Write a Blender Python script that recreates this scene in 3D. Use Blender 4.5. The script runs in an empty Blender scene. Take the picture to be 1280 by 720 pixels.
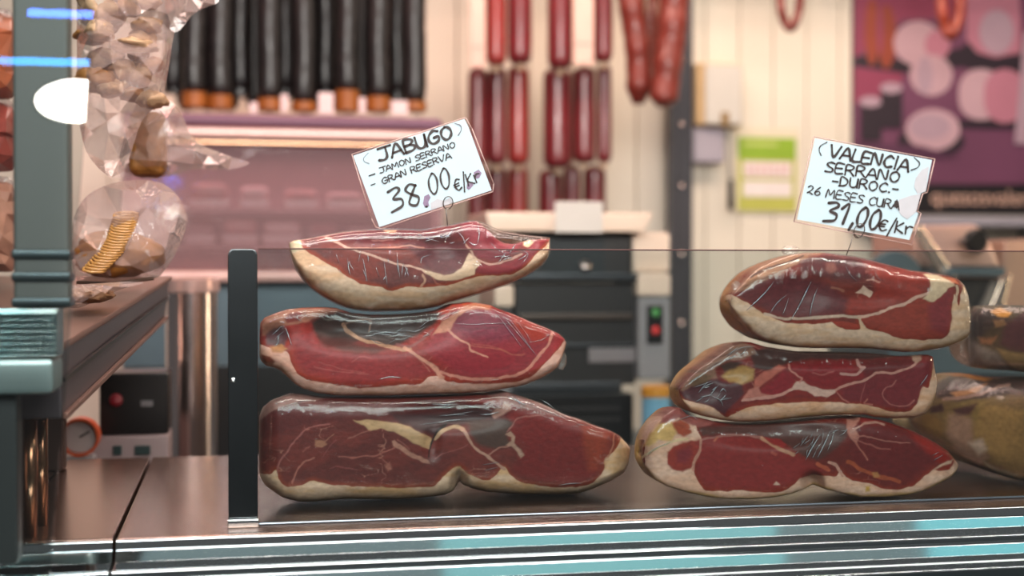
import bpy, bmesh, math, random
import numpy as np
from mathutils import Vector, Matrix, Euler
random.seed(7)
S = bpy.context.scene
COL = S.collection
PI = math.pi
# ------------------------------------------------------------------ camera
F = 1720.0
YAW = math.radians(11.4); PITCH = math.radians(-0.667)
H = 0.25
cam = bpy.data.cameras.new('camera'); camo = bpy.data.objects.new('camera', cam); COL.objects.link(camo)
camo.location = (0, 0, H)
camo.rotation_euler = Euler((PI/2 + PITCH, 0, -YAW), 'XYZ')
cam.sensor_width = 36; cam.lens = F/1280*36
cam.clip_start = .02
cam.dof.use_dof = True; cam.dof.focus_distance = 1.47; cam.dof.aperture_fstop = 2.9
S.camera = camo
RM = np.array(camo.rotation_euler.to_matrix())
def at(u, v, y):
    """point on the upright plane at depth y that the photo shows at pixel u, v (arrays allowed)"""
    u = np.asarray(u, float); v = np.asarray(v, float); y = np.asarray(y, float)
    c = np.stack([(u-640)/F + 0*v, (360-v)/F + 0*u, -np.ones_like(u+v)], -1)
    w = c @ RM.T
    t = y / w[..., 1]
    p = w*t[..., None]
    p[..., 2] += H
    return p
def P(u, v, y): return Vector(at(u, v, y).tolist())
def onz(u, v, z=0.0):
    c = np.array([(u-640)/F, (360-v)/F, -1.0]); w = RM @ c
    t = (z-H)/w[2]
    return Vector((w[0]*t, w[1]*t, z))
# ------------------------------------------------------------------ colour / materials
def lin(c):
    c = np.asarray(c, float)/255.0
    return np.where(c <= .04045, c/12.92, ((c+.055)/1.055)**2.4)
def L4(c): return tuple(float(x) for x in lin(c)) + (1.0,)
class NT:
    def __init__(s, name):
        s.m = bpy.data.materials.new(name); s.m.use_nodes = True
        s.t = s.m.node_tree; s.t.nodes.clear()
        s.out = s.t.nodes.new('ShaderNodeOutputMaterial')
    def n(s, typ, **kw):
        nd = s.t.nodes.new(typ)
        for k, v in kw.items():
            if k.startswith('i_'):
                key = k[2:]
                key = int(key) if key.isdigit() else key.replace('_', ' ')
                nd.inputs[key].default_value = v
            else: setattr(nd, k, v)
        return nd
    def l(s, a, b): s.t.links.new(a, b)
def bump_nodes(T, scale, strength, dist=.002, stretch=(1, 1, 1), detail=4, coord='Object'):
    tc = T.n('ShaderNodeTexCoord'); mp = T.n('ShaderNodeMapping'); mp.inputs['Scale'].default_value = stretch
    T.l(tc.outputs[coord], mp.inputs['Vector'])
    nz = T.n('ShaderNodeTexNoise'); nz.inputs['Scale'].default_value = scale; nz.inputs['Detail'].default_value = detail
    T.l(mp.outputs['Vector'], nz.inputs['Vector'])
    b = T.n('ShaderNodeBump'); b.inputs['Strength'].default_value = strength; b.inputs['Distance'].default_value = dist
    T.l(nz.outputs['Fac'], b.inputs['Height'])
    return b, nz
MATS = {}
def mat(name, col, rough=.5, metal=0.0, spec=.5, var=.12, scale=20, bump=0.0, stretch=(1, 1, 1), coat=0.0, emit=None, es=0.0, trans=0.0, alpha=1.0):
    if name in MATS: return MATS[name]
    T = NT(name); b = T.n('ShaderNodeBsdfPrincipled')
    bp, nz = bump_nodes(T, scale, bump if bump else .02, .002, stretch)
    mx = T.n('ShaderNodeMix', data_type='RGBA', blend_type='MIX')
    c = lin(col)
    mx.inputs['A'].default_value = tuple(float(x) for x in c*(1-var)) + (1,)
    mx.inputs['B'].default_value = tuple(float(min(1, x)) for x in c*(1+var)) + (1,)
    T.l(nz.outputs['Fac'], mx.inputs['Factor'])
    T.l(mx.outputs['Result'], b.inputs['Base Color'])
    if bump: T.l(bp.outputs['Normal'], b.inputs['Normal'])
    b.inputs['Roughness'].default_value = rough; b.inputs['Metallic'].default_value = metal
    b.inputs['Specular IOR Level'].default_value = spec
    b.inputs['Coat Weight'].default_value = coat; b.inputs['Coat Roughness'].default_value = .08
    b.inputs['Alpha'].default_value = alpha
    if emit is not None:
        b.inputs['Emission Color'].default_value = L4(emit); b.inputs['Emission Strength'].default_value = es
    T.l(b.outputs['BSDF'], T.out.inputs['Surface'])
    MATS[name] = T.m
    return T.m
def film_mat(name, wrinkle=40, strength=.6, rough=.08, haze=.03, gain=1.0, stretch=(1, 1, 1), hazecol=(235, 215, 205), cap=.22, fine=.12):
    """clear cling film: see-through, shiny, creased"""
    if name in MATS: return MATS[name]
    T = NT(name)
    tc = T.n('ShaderNodeTexCoord'); mp = T.n('ShaderNodeMapping'); mp.inputs['Scale'].default_value = stretch
    mp.inputs['Rotation'].default_value = (0, .5, 0)
    T.l(tc.outputs['Object'], mp.inputs['Vector'])
    n1 = T.n('ShaderNodeTexNoise'); n1.inputs['Scale'].default_value = wrinkle; n1.inputs['Detail'].default_value = 3
    n1.inputs['Distortion'].default_value = .8
    T.l(mp.outputs['Vector'], n1.inputs['Vector'])
    vo = T.n('ShaderNodeTexVoronoi', feature='DISTANCE_TO_EDGE'); vo.inputs['Scale'].default_value = wrinkle*.8
    T.l(mp.outputs['Vector'], vo.inputs['Vector'])
    ad = T.n('ShaderNodeMath', operation='MULTIPLY_ADD'); ad.inputs[1].default_value = .5
    T.l(vo.outputs['Distance'], ad.inputs[0]); T.l(n1.outputs['Fac'], ad.inputs[2])
    n2 = T.n('ShaderNodeTexNoise'); n2.inputs['Scale'].default_value = wrinkle*4.5; n2.inputs['Detail'].default_value = 2; n2.inputs['Distortion'].default_value = 1.5
    T.l(mp.outputs['Vector'], n2.inputs['Vector'])
    ad2 = T.n('ShaderNodeMath', operation='MULTIPLY_ADD'); ad2.inputs[1].default_value = fine
    T.l(n2.outputs['Fac'], ad2.inputs[0]); T.l(ad.outputs['Value'], ad2.inputs[2])
    b = T.n('ShaderNodeBump'); b.inputs['Strength'].default_value = strength; b.inputs['Distance'].default_value = .004
    T.l(ad2.outputs['Value'], b.inputs['Height'])
    fr = T.n('ShaderNodeFresnel'); fr.inputs['IOR'].default_value = 1.5; T.l(b.outputs['Normal'], fr.inputs['Normal'])
    g = T.n('ShaderNodeMath', operation='MULTIPLY', use_clamp=True); g.inputs[1].default_value = gain
    mn = T.n('ShaderNodeMath', operation='MINIMUM'); mn.inputs[1].default_value = cap
    T.l(fr.outputs['Fac'], mn.inputs[0]); T.l(mn.outputs['Value'], g.inputs[0])
    tr = T.n('ShaderNodeBsdfTransparent'); gl = T.n('ShaderNodeBsdfGlossy')
    gl.inputs['Roughness'].default_value = rough; T.l(b.outputs['Normal'], gl.inputs['Normal'])
    df = T.n('ShaderNodeBsdfDiffuse'); df.inputs['Color'].default_value = L4(hazecol); T.l(b.outputs['Normal'], df.inputs['Normal'])
    m0 = T.n('ShaderNodeMixShader'); m0.inputs['Fac'].default_value = haze
    T.l(tr.outputs['BSDF'], m0.inputs[1]); T.l(df.outputs['BSDF'], m0.inputs[2])
    m1 = T.n('ShaderNodeMixShader'); T.l(g.outputs['Value'], m1.inputs['Fac'])
    T.l(m0.outputs['Shader'], m1.inputs[1]); T.l(gl.outputs['BSDF'], m1.inputs[2])
    T.l(m1.outputs['Shader'], T.out.inputs['Surface'])
    MATS[name] = T.m
    return T.m
def glass_mat(name, tint=(235, 240, 240), gain=1.0):
    if name in MATS: return MATS[name]
    T = NT(name)
    fr = T.n('ShaderNodeFresnel'); fr.inputs['IOR'].default_value = 1.5
    g = T.n('ShaderNodeMath', operation='MULTIPLY', use_clamp=True); g.inputs[1].default_value = gain; T.l(fr.outputs['Fac'], g.inputs[0])
    tr = T.n('ShaderNodeBsdfTransparent'); tr.inputs['Color'].default_value = L4(tint)
    gl = T.n('ShaderNodeBsdfGlossy'); gl.inputs['Roughness'].default_value = .005
    m1 = T.n('ShaderNodeMixShader'); T.l(g.outputs['Value'], m1.inputs['Fac'])
    T.l(tr.outputs['BSDF'], m1.inputs[1]); T.l(gl.outputs['BSDF'], m1.inputs[2])
    T.l(m1.outputs['Shader'], T.out.inputs['Surface'])
    MATS[name] = T.m
    return T.m
# ------------------------------------------------------------------ object helpers
def thing(name, label, cat, loc=(0, 0, 0), group=None):
    o = bpy.data.objects.new(name, None); o.empty_display_size = .05
    COL.objects.link(o); o.location = loc
    o['label'] = label; o['category'] = cat
    if group: o['group'] = group
    return o
def link(name, me, m, parent=None, smooth=False):
    o = bpy.data.objects.new(name, me); COL.objects.link(o)
    for mm in (m if isinstance(m, (list, tuple)) else [m]): me.materials.append(mm)
    if smooth:
        me.polygons.foreach_set('use_smooth', np.ones(len(me.polygons), bool))
    if parent is not None:
        o.parent = parent
        o.matrix_parent_inverse = Matrix.Translation(-Vector(parent.location))
    return o
def tag(o, label, cat, group=None, kind=None):
    o['label'] = label; o['category'] = cat
    if group: o['group'] = group
    if kind: o['kind'] = kind
    return o
class MB:
    """collects shapes that become one mesh"""
    def __init__(s): s.b = bmesh.new(); s.mi = 0
    def _mark(s, fs):
        for f in fs: f.material_index = s.mi
    def box(s, lo, hi, bev=0.0, M=None, seg=2):
        r = bmesh.ops.create_cube(s.b, size=1)
        vs = r['verts']; lo = Vector(lo); hi = Vector(hi)
        for v in vs:
            v.co = Vector(((v.co.x+.5)*(hi.x-lo.x)+lo.x, (v.co.y+.5)*(hi.y-lo.y)+lo.y, (v.co.z+.5)*(hi.z-lo.z)+lo.z))
        fs = set(f for v in vs for f in v.link_faces)
        s._mark(fs)
        if bev > 0:
            es = list(set(e for v in vs for e in v.link_edges))
            q = bmesh.ops.bevel(s.b, geom=es, offset=bev, segments=seg, affect='EDGES', profile=.5)
            s._mark(q['faces'])
            vs = list(set(v for f in list(q['faces']) + [f for f in fs if f.is_valid] for v in f.verts))
        if M is not None:
            for v in vs: v.co = M @ v.co
        return s
    def prism(s, pts, a, b, axis='y', bev=0):
        """outline pts (2-D) swept from a to b along axis"""
        def mk(p, d):
            return {'y': (p[0], d, p[1]), 'x': (d, p[0], p[1]), 'z': (p[0], p[1], d)}[axis]
        A = [s.b.verts.new(mk(p, a)) for p in pts]; B = [s.b.verts.new(mk(p, b)) for p in pts]
        n = len(pts); fs = [s.b.faces.new(A), s.b.faces.new(B[::-1])]
        for i in range(n): fs.append(s.b.faces.new((A[i], B[i], B[(i+1) % n], A[(i+1) % n])))
        s._mark(fs)
        if bev:
            es = list(set(e for f in fs for e in f.edges))
            q = bmesh.ops.bevel(s.b, geom=es, offset=bev, segments=2, affect='EDGES', profile=.5); s._mark(q['faces'])
        return s
    def tube(s, pts, r, n=10, cap=True):
        pts = [Vector(p) for p in pts]
        rs = r if isinstance(r, (list, tuple)) else [r]*len(pts)
        rings = []
        up = Vector((.13, .21, .97)).normalized()
        for i, p in enumerate(pts):
            d = (pts[min(i+1, len(pts)-1)] - pts[max(i-1, 0)])
            if d.length < 1e-9: d = Vector((0, 0, 1))
            d.normalize()
            if i == 0:
                x = d.cross(up)
                if x.length < .1: x = d.cross(Vector((1, 0, 0)))
            else:
                x = x - d*x.dot(d)
            x.normalize(); yv = d.cross(x)
            rings.append([s.b.verts.new(p + (x*math.cos(2*PI*k/n) + yv*math.sin(2*PI*k/n))*rs[i]) for k in range(n)])
        fs = []
        for a, b in zip(rings, rings[1:]):
            for k in range(n): fs.append(s.b.faces.new((a[k], a[(k+1) % n], b[(k+1) % n], b[k])))
        if cap:
            fs.append(s.b.faces.new(rings[0][::-1])); fs.append(s.b.faces.new(rings[-1]))
        s._mark(fs)
        return s
    def lathe(s, prof, c, n=32, axis='z', M=None):
        """prof: (radius, height) pairs round the axis through c"""
        c = Vector(c); rings = []
        for r, h in prof:
            ring = []
            for k in range(n):
                a = 2*PI*k/n; x, y = r*math.cos(a), r*math.sin(a)
                p = {'z': Vector((x, y, h)), 'y': Vector((x, h, y)), 'x': Vector((h, x, y))}[axis]
                if M is not None: p = M @ p
                ring.append(s.b.verts.new(c + p))
            rings.append(ring)
        fs = []
        for a, b in zip(rings, rings[1:]):
            for k in range(n): fs.append(s.b.faces.new((a[k], a[(k+1) % n], b[(k+1) % n], b[k])))
        fs.append(s.b.faces.new(rings[0][::-1])); fs.append(s.b.faces.new(rings[-1]))
        s._mark(fs)
        return s
    def poly(s, pts):
        f = s.b.faces.new([s.b.verts.new(p) for p in pts]); s._mark([f]); return s
    def build(s, name, m, parent=None, smooth=False, fix=True):
        if fix: bmesh.ops.recalc_face_normals(s.b, faces=s.b.faces)
        me = bpy.data.meshes.new(name); s.b.to_mesh(me); s.b.free()
        o = link(name, me, m, parent, smooth)
        if smooth == 'auto':
            me.polygons.foreach_set('use_smooth', np.ones(len(me.polygons), bool))
            me.set_sharp_from_angle(angle=math.radians(38))
            wn = o.modifiers.new('even_shading', 'WEIGHTED_NORMAL'); wn.keep_sharp = True; wn.weight = 100
        return o
def pbox(u0, v0, u1, v1, y, depth, bev=.004):
    """lo/hi corners of a box whose front face covers these pixels at depth y"""
    a = P((u0+u1)/2, v0, y); b = P((u0+u1)/2, v1, y); l = P(u0, (v0+v1)/2, y); r = P(u1, (v0+v1)/2, y)
    return (l.x, y, b.z), (r.x, y+depth, a.z)
# ------------------------------------------------------------------ noise in numpy
def vnoise(x, y, seed=0):
    xi = np.floor(x).astype(np.int64); yi = np.floor(y).astype(np.int64)
    xf = x-xi; yf = y-yi
    def h(a, b):
        n = (a*374761393 + b*668265263 + seed*974711) & 0x7fffffff
        n = ((n ^ (n >> 13))*1274126177) & 0x7fffffff
        return ((n ^ (n >> 16)) & 0xffff)/65535.0
    sx = xf*xf*(3-2*xf); sy = yf*yf*(3-2*yf)
    return (h(xi, yi)*(1-sx)+h(xi+1, yi)*sx)*(1-sy) + (h(xi, yi+1)*(1-sx)+h(xi+1, yi+1)*sx)*sy
def fbm(x, y, seed=0, o=4):
    s = 0; a = .5; t = 0
    for k in range(o):
        s = s + a*vnoise(x*2**k, y*2**k, seed+k*17); t += a; a *= .5
    return s/t
def seg_dist(px, py, pts):
    """distance to a polyline, and the fraction along it"""
    best = np.full(px.shape, 1e9); frac = np.zeros(px.shape)
    pts = np.asarray(pts, float); n = len(pts)-1
    for i in range(n):
        a, b = pts[i], pts[i+1]; d = b-a; q = max(1e-9, d@d)
        t = np.clip(((px-a[0])*d[0]+(py-a[1])*d[1])/q, 0, 1)
        dd = np.hypot(px-a[0]-t*d[0], py-a[1]-t*d[1])
        m = dd < best
        best = np.where(m, dd, best); frac = np.where(m, (i+t)/n, frac)
    return best, frac
def inside(px, py, pts):
    r = np.zeros(px.shape, bool); n = len(pts)
    for i in range(n):
        x0, y0 = pts[i]; x1, y1 = pts[(i+1) % n]
        if y0 == y1: continue
        c = ((y0 > py) != (y1 > py)) & (px < (x1-x0)*(py-y0)/(y1-y0)+x0)
        r ^= c
    return r
def sst(e0, e1, x):
    t = np.clip((x-e0)/(e1-e0), 0, 1); return t*t*(3-2*t)
def smooth_curve(pts, k=4):
    """rounded version of a traced polyline (Catmull-Rom)"""
    p = np.asarray(pts, float)
    if len(p) < 3: return p
    q = np.vstack([2*p[0]-p[1], p, 2*p[-1]-p[-2]]); out = []
    for i in range(1, len(q)-2):
        for t in np.linspace(0, 1, k, endpoint=False):
            out.append(.5*((2*q[i]) + (-q[i-1]+q[i+1])*t + (2*q[i-1]-5*q[i]+4*q[i+1]-q[i+2])*t*t + (-q[i-1]+3*q[i]-3*q[i+1]+q[i+2])*t**3))
    out.append(p[-1]); return np.array(out)
# ------------------------------------------------------------------ hams
def meat_material():
    T = NT('cured_meat'); b = T.n('ShaderNodeBsdfPrincipled')
    at_ = T.n('ShaderNodeVertexColor', layer_name='flesh')
    tc = T.n('ShaderNodeTexCoord')
    mp = T.n('ShaderNodeMapping'); mp.inputs['Scale'].default_value = (1, 1, 1.6); T.l(tc.outputs['Object'], mp.inputs['Vector'])
    n1 = T.n('ShaderNodeTexNoise'); n1.inputs['Scale'].default_value = 160; n1.inputs['Detail'].default_value = 5; T.l(mp.outputs['Vector'], n1.inputs['Vector'])
    rp = T.n('ShaderNodeMapRange'); rp.inputs['From Min'].default_value = .3; rp.inputs['From Max'].default_value = .7
    rp.inputs['To Min'].default_value = .84; rp.inputs['To Max'].default_value = 1.16; T.l(n1.outputs['Fac'], rp.inputs['Value'])
    mu = T.n('ShaderNodeMix', data_type='RGBA', blend_type='MULTIPLY'); mu.inputs['Factor'].default_value = 1
    T.l(at_.outputs['Color'], mu.inputs['A']); T.l(rp.outputs['Result'], mu.inputs['B'])
    T.l(mu.outputs['Result'], b.inputs['Base Color'])
    bp = T.n('ShaderNodeBump'); bp.inputs['Strength'].default_value = .14; bp.inputs['Distance'].default_value = .002
    T.l(n1.outputs['Fac'], bp.inputs['Height']); T.l(bp.outputs['Normal'], b.inputs['Normal'])
    b.inputs['Roughness'].default_value = .42; b.inputs['Specular IOR Level'].default_value = .4
    b.inputs['Subsurface Weight'].default_value = .06
    b.inputs['Subsurface Radius'].default_value = (.006, .002, .0012); b.inputs['Subsurface Scale'].default_value = 1.0
    T.l(b.outputs['BSDF'], T.out.inputs['Surface'])
    return T.m
MEAT = meat_material()
FATC = (240, 214, 172)
def mono(pts):
    p = np.asarray(pts, float).copy(); p[:, 0] = np.maximum.accumulate(p[:, 0])
    for i in range(1, len(p)):
        if p[i, 0] <= p[i-1, 0]: p[i, 0] = p[i-1, 0]+.05
    return p
def loft(top, bot, y0, D, N, M, K=22, rb=.02, tb=.22, rt=.006, tt=.1, re=.02, te=16, dents=(), plan=2.6, pt=2.15, pb=3.0, slope=0.0, grow=0.0, sm=3):
    top = mono(top); bot = mono(bot)
    ua = max(top[0, 0], bot[0, 0]); ub = min(top[-1, 0], bot[-1, 0])
    s = np.linspace(-1, 1, N); s = .55*s + .45*np.sin(PI/2*s)
    u = (ua+ub)/2 + (ub-ua)/2*s
    vt = np.interp(u, top[:, 0], top[:, 1]); vb = np.interp(u, bot[:, 0], bot[:, 1])
    ker = np.ones(sm)/sm
    if sm > 1:
        vt2 = np.convolve(np.pad(vt, sm//2, mode='edge'), ker, 'valid'); vb2 = np.convolve(np.pad(vb, sm//2, mode='edge'), ker, 'valid')
        vt, vb = vt2[:N], vb2[:N]
    vt = vt-grow; vb = vb+grow*.4
    vb = np.maximum(vb, vt+.6)
    U = np.repeat(u[:, None], M, 1); tpar = np.linspace(0, 1, M)
    V = vb[:, None] + (vt-vb)[:, None]*tpar[None]
    yf = np.broadcast_to(np.asarray(y0(U) if callable(y0) else y0 + slope*(U-(ua+ub)/2), float), U.shape).copy()
    q = np.clip(1-tpar/tb, 0, 1); yf += (rb*(1-np.sqrt(1-q*q)))[None]
    q = np.clip(1-(1-tpar)/tt, 0, 1); yf += (rt*(1-np.sqrt(1-q*q)))[None]
    dl = np.minimum(u-ua, ub-u); q = np.clip(1-dl/te, 0, 1); yf += (re*(1-np.sqrt(1-q*q)))[:, None]
    for (uc, vc, ru, rv, dep) in dents:
        yf += dep*np.exp(-(((U-uc)/ru)**2+((V-vc)/rv)**2)**1.5)
    front = at(U, V, yf)                       # N,M,3
    ss = 2*(u-ua)/(ub-ua)-1
    Dp = D*np.clip(1-np.abs(ss)**plan, .004, 1)**(1/2.0)+.004
    phi = np.linspace(0, PI, K+2)[1:-1]
    T_ = front[:, -1]; B_ = front[:, 0]
    back = np.zeros((N, K, 3))
    for j, f in enumerate(phi):
        w = f/PI
        e = pt if f < PI/2 else pb
        sn = abs(math.sin(f))**(2/e); cs = math.copysign(abs(math.cos(f))**(2/e), math.cos(f))
        back[:, j, 0] = (T_[:, 0]+B_[:, 0])/2*1 + (T_[:, 0]-B_[:, 0])/2*cs
        back[:, j, 1] = (T_[:, 1]*(1-w)+B_[:, 1]*w) + Dp*sn
        back[:, j, 2] = (T_[:, 2]+B_[:, 2])/2 + (T_[:, 2]-B_[:, 2])/2*cs
    R = M+K
    allv = np.concatenate([front, back], 1)    # ring: bottom->top (front) then over the back
    return U, V, allv, R, N, M, (vt, vb, u)
def ring_mesh(name, allv, R, N):
    vs = allv.reshape(-1, 3)
    i = np.arange(N-1)[:, None]*R; j = np.arange(R)[None]
    j2 = (j+1) % R
    f = np.stack([i+j, i+R+j, i+R+j2, i+j2], -1).reshape(-1, 4)
    faces = f.tolist() + [list(range(R)), list(range((N-1)*R, N*R))[::-1]]
    me = bpy.data.meshes.new(name); me.from_pydata(vs.tolist(), [], faces); me.update()
    return me
def ham(label, group, top, bot, bound, pats, y0, D, base, base2, film, N=520, M=140, fat=FATC, skin=(176, 122, 66), skinw=3.0, rim=(150, 48, 26), rimw=7, seed=1, fat2=None, filmgrow=0.0, film_top=None, tails=(), creases=(), sparkle=(), marb=.75, floor=False, **kw):
    U, V, A, R, n, m, (vt, vb, u) = loft(top, bot, y0, D, N, M, **kw)
    K = R-m
    wx = U + (fbm(U/9, V/9, seed+40, 3)-.5)*3.2; wy = V + (fbm(U/9, V/9, seed+77, 3)-.5)*3.2
    a = fbm(U/55, V/22, seed)[..., None]
    g = fbm(U/9, V/5, seed+5)[..., None]
    c = lin(base)*(1-sst(.35, .65, a)) + lin(base2)*sst(.35, .65, a)
    c = c*(.84+.32*g)*np.array([1.0, 1.22, .88])
    # thin intramuscular marbling
    r1 = np.abs(fbm(U/26+3, V/13, seed+9, 3)-.5)
    mk = (1-sst(.004, .02, r1))*sst(.52, .66, fbm(U/40, V/30, seed+31, 2))*marb
    c = c*(1-.55*mk[..., None]) + lin((205, 140, 120))*(.55*mk[..., None])
    # orange rim and fat layer below the traced boundary
    bnd = smooth_curve(bound, 3)
    dist, _ = seg_dist(wx, wy, bnd)
    poly = list(map(tuple, bnd)) + [(bnd[-1][0]+60, bnd[-1][1]), (bnd[-1][0]+60, 900), (bnd[0][0]-60, 900), (bnd[0][0]-60, bnd[0][1])]
    isfat = inside(wx, wy, poly)
    sd = np.where(isfat, dist, -dist)
    k = (sst(-rimw, -.5, sd)*.75)[..., None]; c = c*(1-k)+lin(rim)*k
    if fat2 is None: fat2 = tuple(np.array(fat)*np.array([.96, .9, .78]))
    fv = sst(.3, .7, fbm(U/30, V/8, seed+3))[..., None]
    fc = lin(fat)*(1-fv)+lin(fat2)*fv
    k = sst(-.8, .9, sd)[..., None]; c = c*(1-k)+fc*k
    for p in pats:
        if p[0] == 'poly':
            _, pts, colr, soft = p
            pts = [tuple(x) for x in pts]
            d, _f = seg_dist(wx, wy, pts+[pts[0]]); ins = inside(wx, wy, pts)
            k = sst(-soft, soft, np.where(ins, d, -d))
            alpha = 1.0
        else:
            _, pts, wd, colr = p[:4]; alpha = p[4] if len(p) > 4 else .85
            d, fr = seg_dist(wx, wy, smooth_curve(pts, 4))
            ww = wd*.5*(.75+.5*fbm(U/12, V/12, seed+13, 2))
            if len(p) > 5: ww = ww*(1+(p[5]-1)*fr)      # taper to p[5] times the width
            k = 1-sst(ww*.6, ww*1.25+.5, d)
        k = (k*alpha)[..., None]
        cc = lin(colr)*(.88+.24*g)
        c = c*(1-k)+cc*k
    # rind at the very bottom edge
    sk = sst(-.5*skinw, skinw, skinw-(vb[:, None]-V)+ (fbm(U/14, V/14, seed+60, 2)-.5)*2*skinw)[..., None]*.8
    c = c*(1-sk)+lin(skin)*sk
    cb = np.zeros((n, K, 3)); 
    jj = np.arange(K)/(K-1.0)
    nzb = fbm(np.repeat(u[:, None]/20, K, 1), np.repeat(jj[None]*9, n, 0), seed+80)[..., None]
    tcol = c[:, -1][:, None, :]; 
    wgt = np.clip(1-jj*4, 0, 1)[None, :, None]
    cb = lin(skin)*(.75+.5*nzb)*(1-wgt) + tcol*wgt
    colr = np.concatenate([c, cb], 1)
    colr = np.concatenate([colr, np.ones(colr.shape[:2]+(1,))], -1).reshape(-1, 4)
    lift = (.0026-float(A[..., 2].min())) if floor else 0.0
    if floor: print('LIFT', label, lift)
    A[..., 2] += lift
    loc = Vector(A.reshape(-1, 3).mean(0)); loc.z = float(A[..., 2].min())
    root = thing('cured_ham', label, 'ham', loc, group)
    me = ring_mesh('cut_meat', A, R, n)
    ca = me.color_attributes.new('flesh', 'FLOAT_COLOR', 'POINT')
    ca.data.foreach_set('color', colr.astype(np.float32).ravel())
    link('cut_meat', me, MEAT, root, True)
    # cling film wrapped round it
    kk = dict(kw); kk['dents'] = tuple((a_, b_, c_, d_, e_*.0) for a_, b_, c_, d_, e_ in kw.get('dents', ())); kk['sm'] = 9
    U2, V2, A2, R2, n2, m2, _ = loft(film_top or top, bot, y0, D, 170, 44, grow=filmgrow, **kk)
    A2[..., 2] += lift
    me = ring_mesh('plastic_film', A2, R2, n2)
    no = np.zeros(len(me.vertices)*3); me.vertices.foreach_get('normal', no); no = no.reshape(-1, 3)
    ctr = A2.reshape(n2, R2, 3).mean(1)[:, None, :]
    out = ((A2-ctr).reshape(-1, 3)*no).sum(1).mean()
    sgn = 1 if out > 0 else -1
    co = A2.reshape(-1, 3) + no*sgn*(.0011 + .0016*np.clip(fbm(U2.mean()+np.arange(len(no))*0+A2.reshape(-1, 3)[:, 0]*60, A2.reshape(-1, 3)[:, 2]*90+A2.reshape(-1, 3)[:, 1]*40, seed+5, 3)-.45, 0, 1))[:, None]
    me.vertices.foreach_set('co', co.astype(np.float32).ravel()); me.update()
    link('plastic_film', me, film, root, True)
    for t in tails: crumple(t, root)
    creases = list(creases); rs_ = random.Random(seed)
    for (uc, vc, ru, rv, cnt, ang) in sparkle:
        for _ in range(cnt):
            a_ = rs_.uniform(0, 2*PI); k_ = math.sqrt(rs_.random()); cu, cv_ = uc+ru*k_*math.cos(a_), vc+rv*k_*math.sin(a_)
            an = math.radians(ang+rs_.uniform(-28, 28)); L_ = rs_.uniform(3, 9)
            creases.append(([(cu-L_*math.cos(an), cv_+L_*math.sin(an)), (cu+rs_.uniform(-1, 1), cv_+rs_.uniform(-1, 1)), (cu+L_*math.cos(an), cv_-L_*math.sin(an))], rs_.uniform(.5, 1.3)))
    if creases:
        Y = A[:, :m, 1]
        for pts, wmm in creases:
            mb = MB()
            q = smooth_curve(pts, 5); pp = []
            for (uu, vv) in q:
                i = int(np.argmin(np.abs(u-uu))); j = int(np.clip((vb[i]-vv)/max(1e-6, vb[i]-vt[i])*(m-1), 0, m-1))
                yy = Y[max(0, i-6):i+7, max(0, j-4):j+5].min()-.0022
                pt_ = P(uu, vv, yy); pt_.z += lift; pp.append(pt_)
            nn = len(pp); mb.tube(pp, [wmm*.0005*max(.25, math.sin(PI*(k+.5)/nn)) for k in range(nn)], 8)
            mb.build('film_crease_glint', CREASE, root, True)
    return root
def crumple(t, root):
    """twisted tuft of loose film: centre pixel, size in pixels, depth"""
    uc, vc, ru, rv, y, sd = t[:6]; dep = t[6] if len(t) > 6 else .6
    flat_ = dep < .3
    rnd = random.Random(sd); b = bmesh.new()
    bmesh.ops.create_icosphere(b, subdivisions=4 if flat_ else 3, radius=1)
    c = P(uc, vc, y); sx = (P(uc+ru, vc, y)-c).x; sz = (c-P(uc, vc+rv, y)).z
    for v in b.verts:
        k = .7+.5*float(fbm(np.array(v.co.x*3+sd), np.array(v.co.z*3+v.co.y*2), sd, 3))
        v.co = c + Vector((v.co.x*sx*k, v.co.y*sx*dep*k + (.0035*(float(fbm(np.array(v.co.x*9+v.co.z*4+sd), np.array(v.co.z*6-v.co.x*5), sd+2, 2))-.5) if flat_ else 0), v.co.z*sz*k))
    me = bpy.data.meshes.new('film_tuft'); b.to_mesh(me); b.free()
    link('film_tuft', me, FILM_C, root, True)
FILM_A = film_mat('cling_film', 34, .55, .06, .008, 1.0, (1.6, 1, .6), cap=.16)
FILM_V = film_mat('cling_film_pleated', 44, .7, .10, .02, 1.3, (2.6, 1, .3), cap=.3)
FILM_C = film_mat('cling_film_crumpled', 60, 1.0, .06, .10, 1.6)
CREASE = film_mat('film_crease_glint', 120, .5, .10, .30, 2.5, hazecol=(226, 236, 244), cap=.5)  # near-white haze paints highlights onto the film folds
# ------------------------------------------------------------------ the two stacks of hams
FAT = FATC; PINK = (205, 140, 118)
h1_bot = [(362.4, 306), (363, 314), (365, 323), (370, 335), (380, 349), (390, 359.5), (402, 368.5), (415, 376), (430, 383), (445, 386.8), (465, 388.6), (490, 388.4), (510, 387.6), (530, 386), (547, 382.5), (562, 377), (590, 369), (616, 361), (642, 352), (659, 344), (674, 334), (685, 322), (686.6, 311)]
h1_top = [(362.4, 304), (366, 301), (376, 300), (400, 296), (408, 295), (425, 291), (440, 289), (460, 287.6), (500, 287.4), (530, 288.4), (550, 284.5), (565, 281.4), (576, 278.8), (595, 276), (603, 282), (612, 289.5), (622, 300), (631, 304), (642, 305), (654, 302), (663, 299.8), (675, 298.5), (686.6, 298.6)]
h1_film = [(362.4, 304), (366, 301), (376, 300), (400, 296), (425, 291), (440, 289), (460, 287.6), (500, 287.2), (530, 288), (565, 281.2), (595, 275.6), (606, 280), (622, 288.5), (650, 293.5), (668, 296), (686.8, 298.2)]
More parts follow.
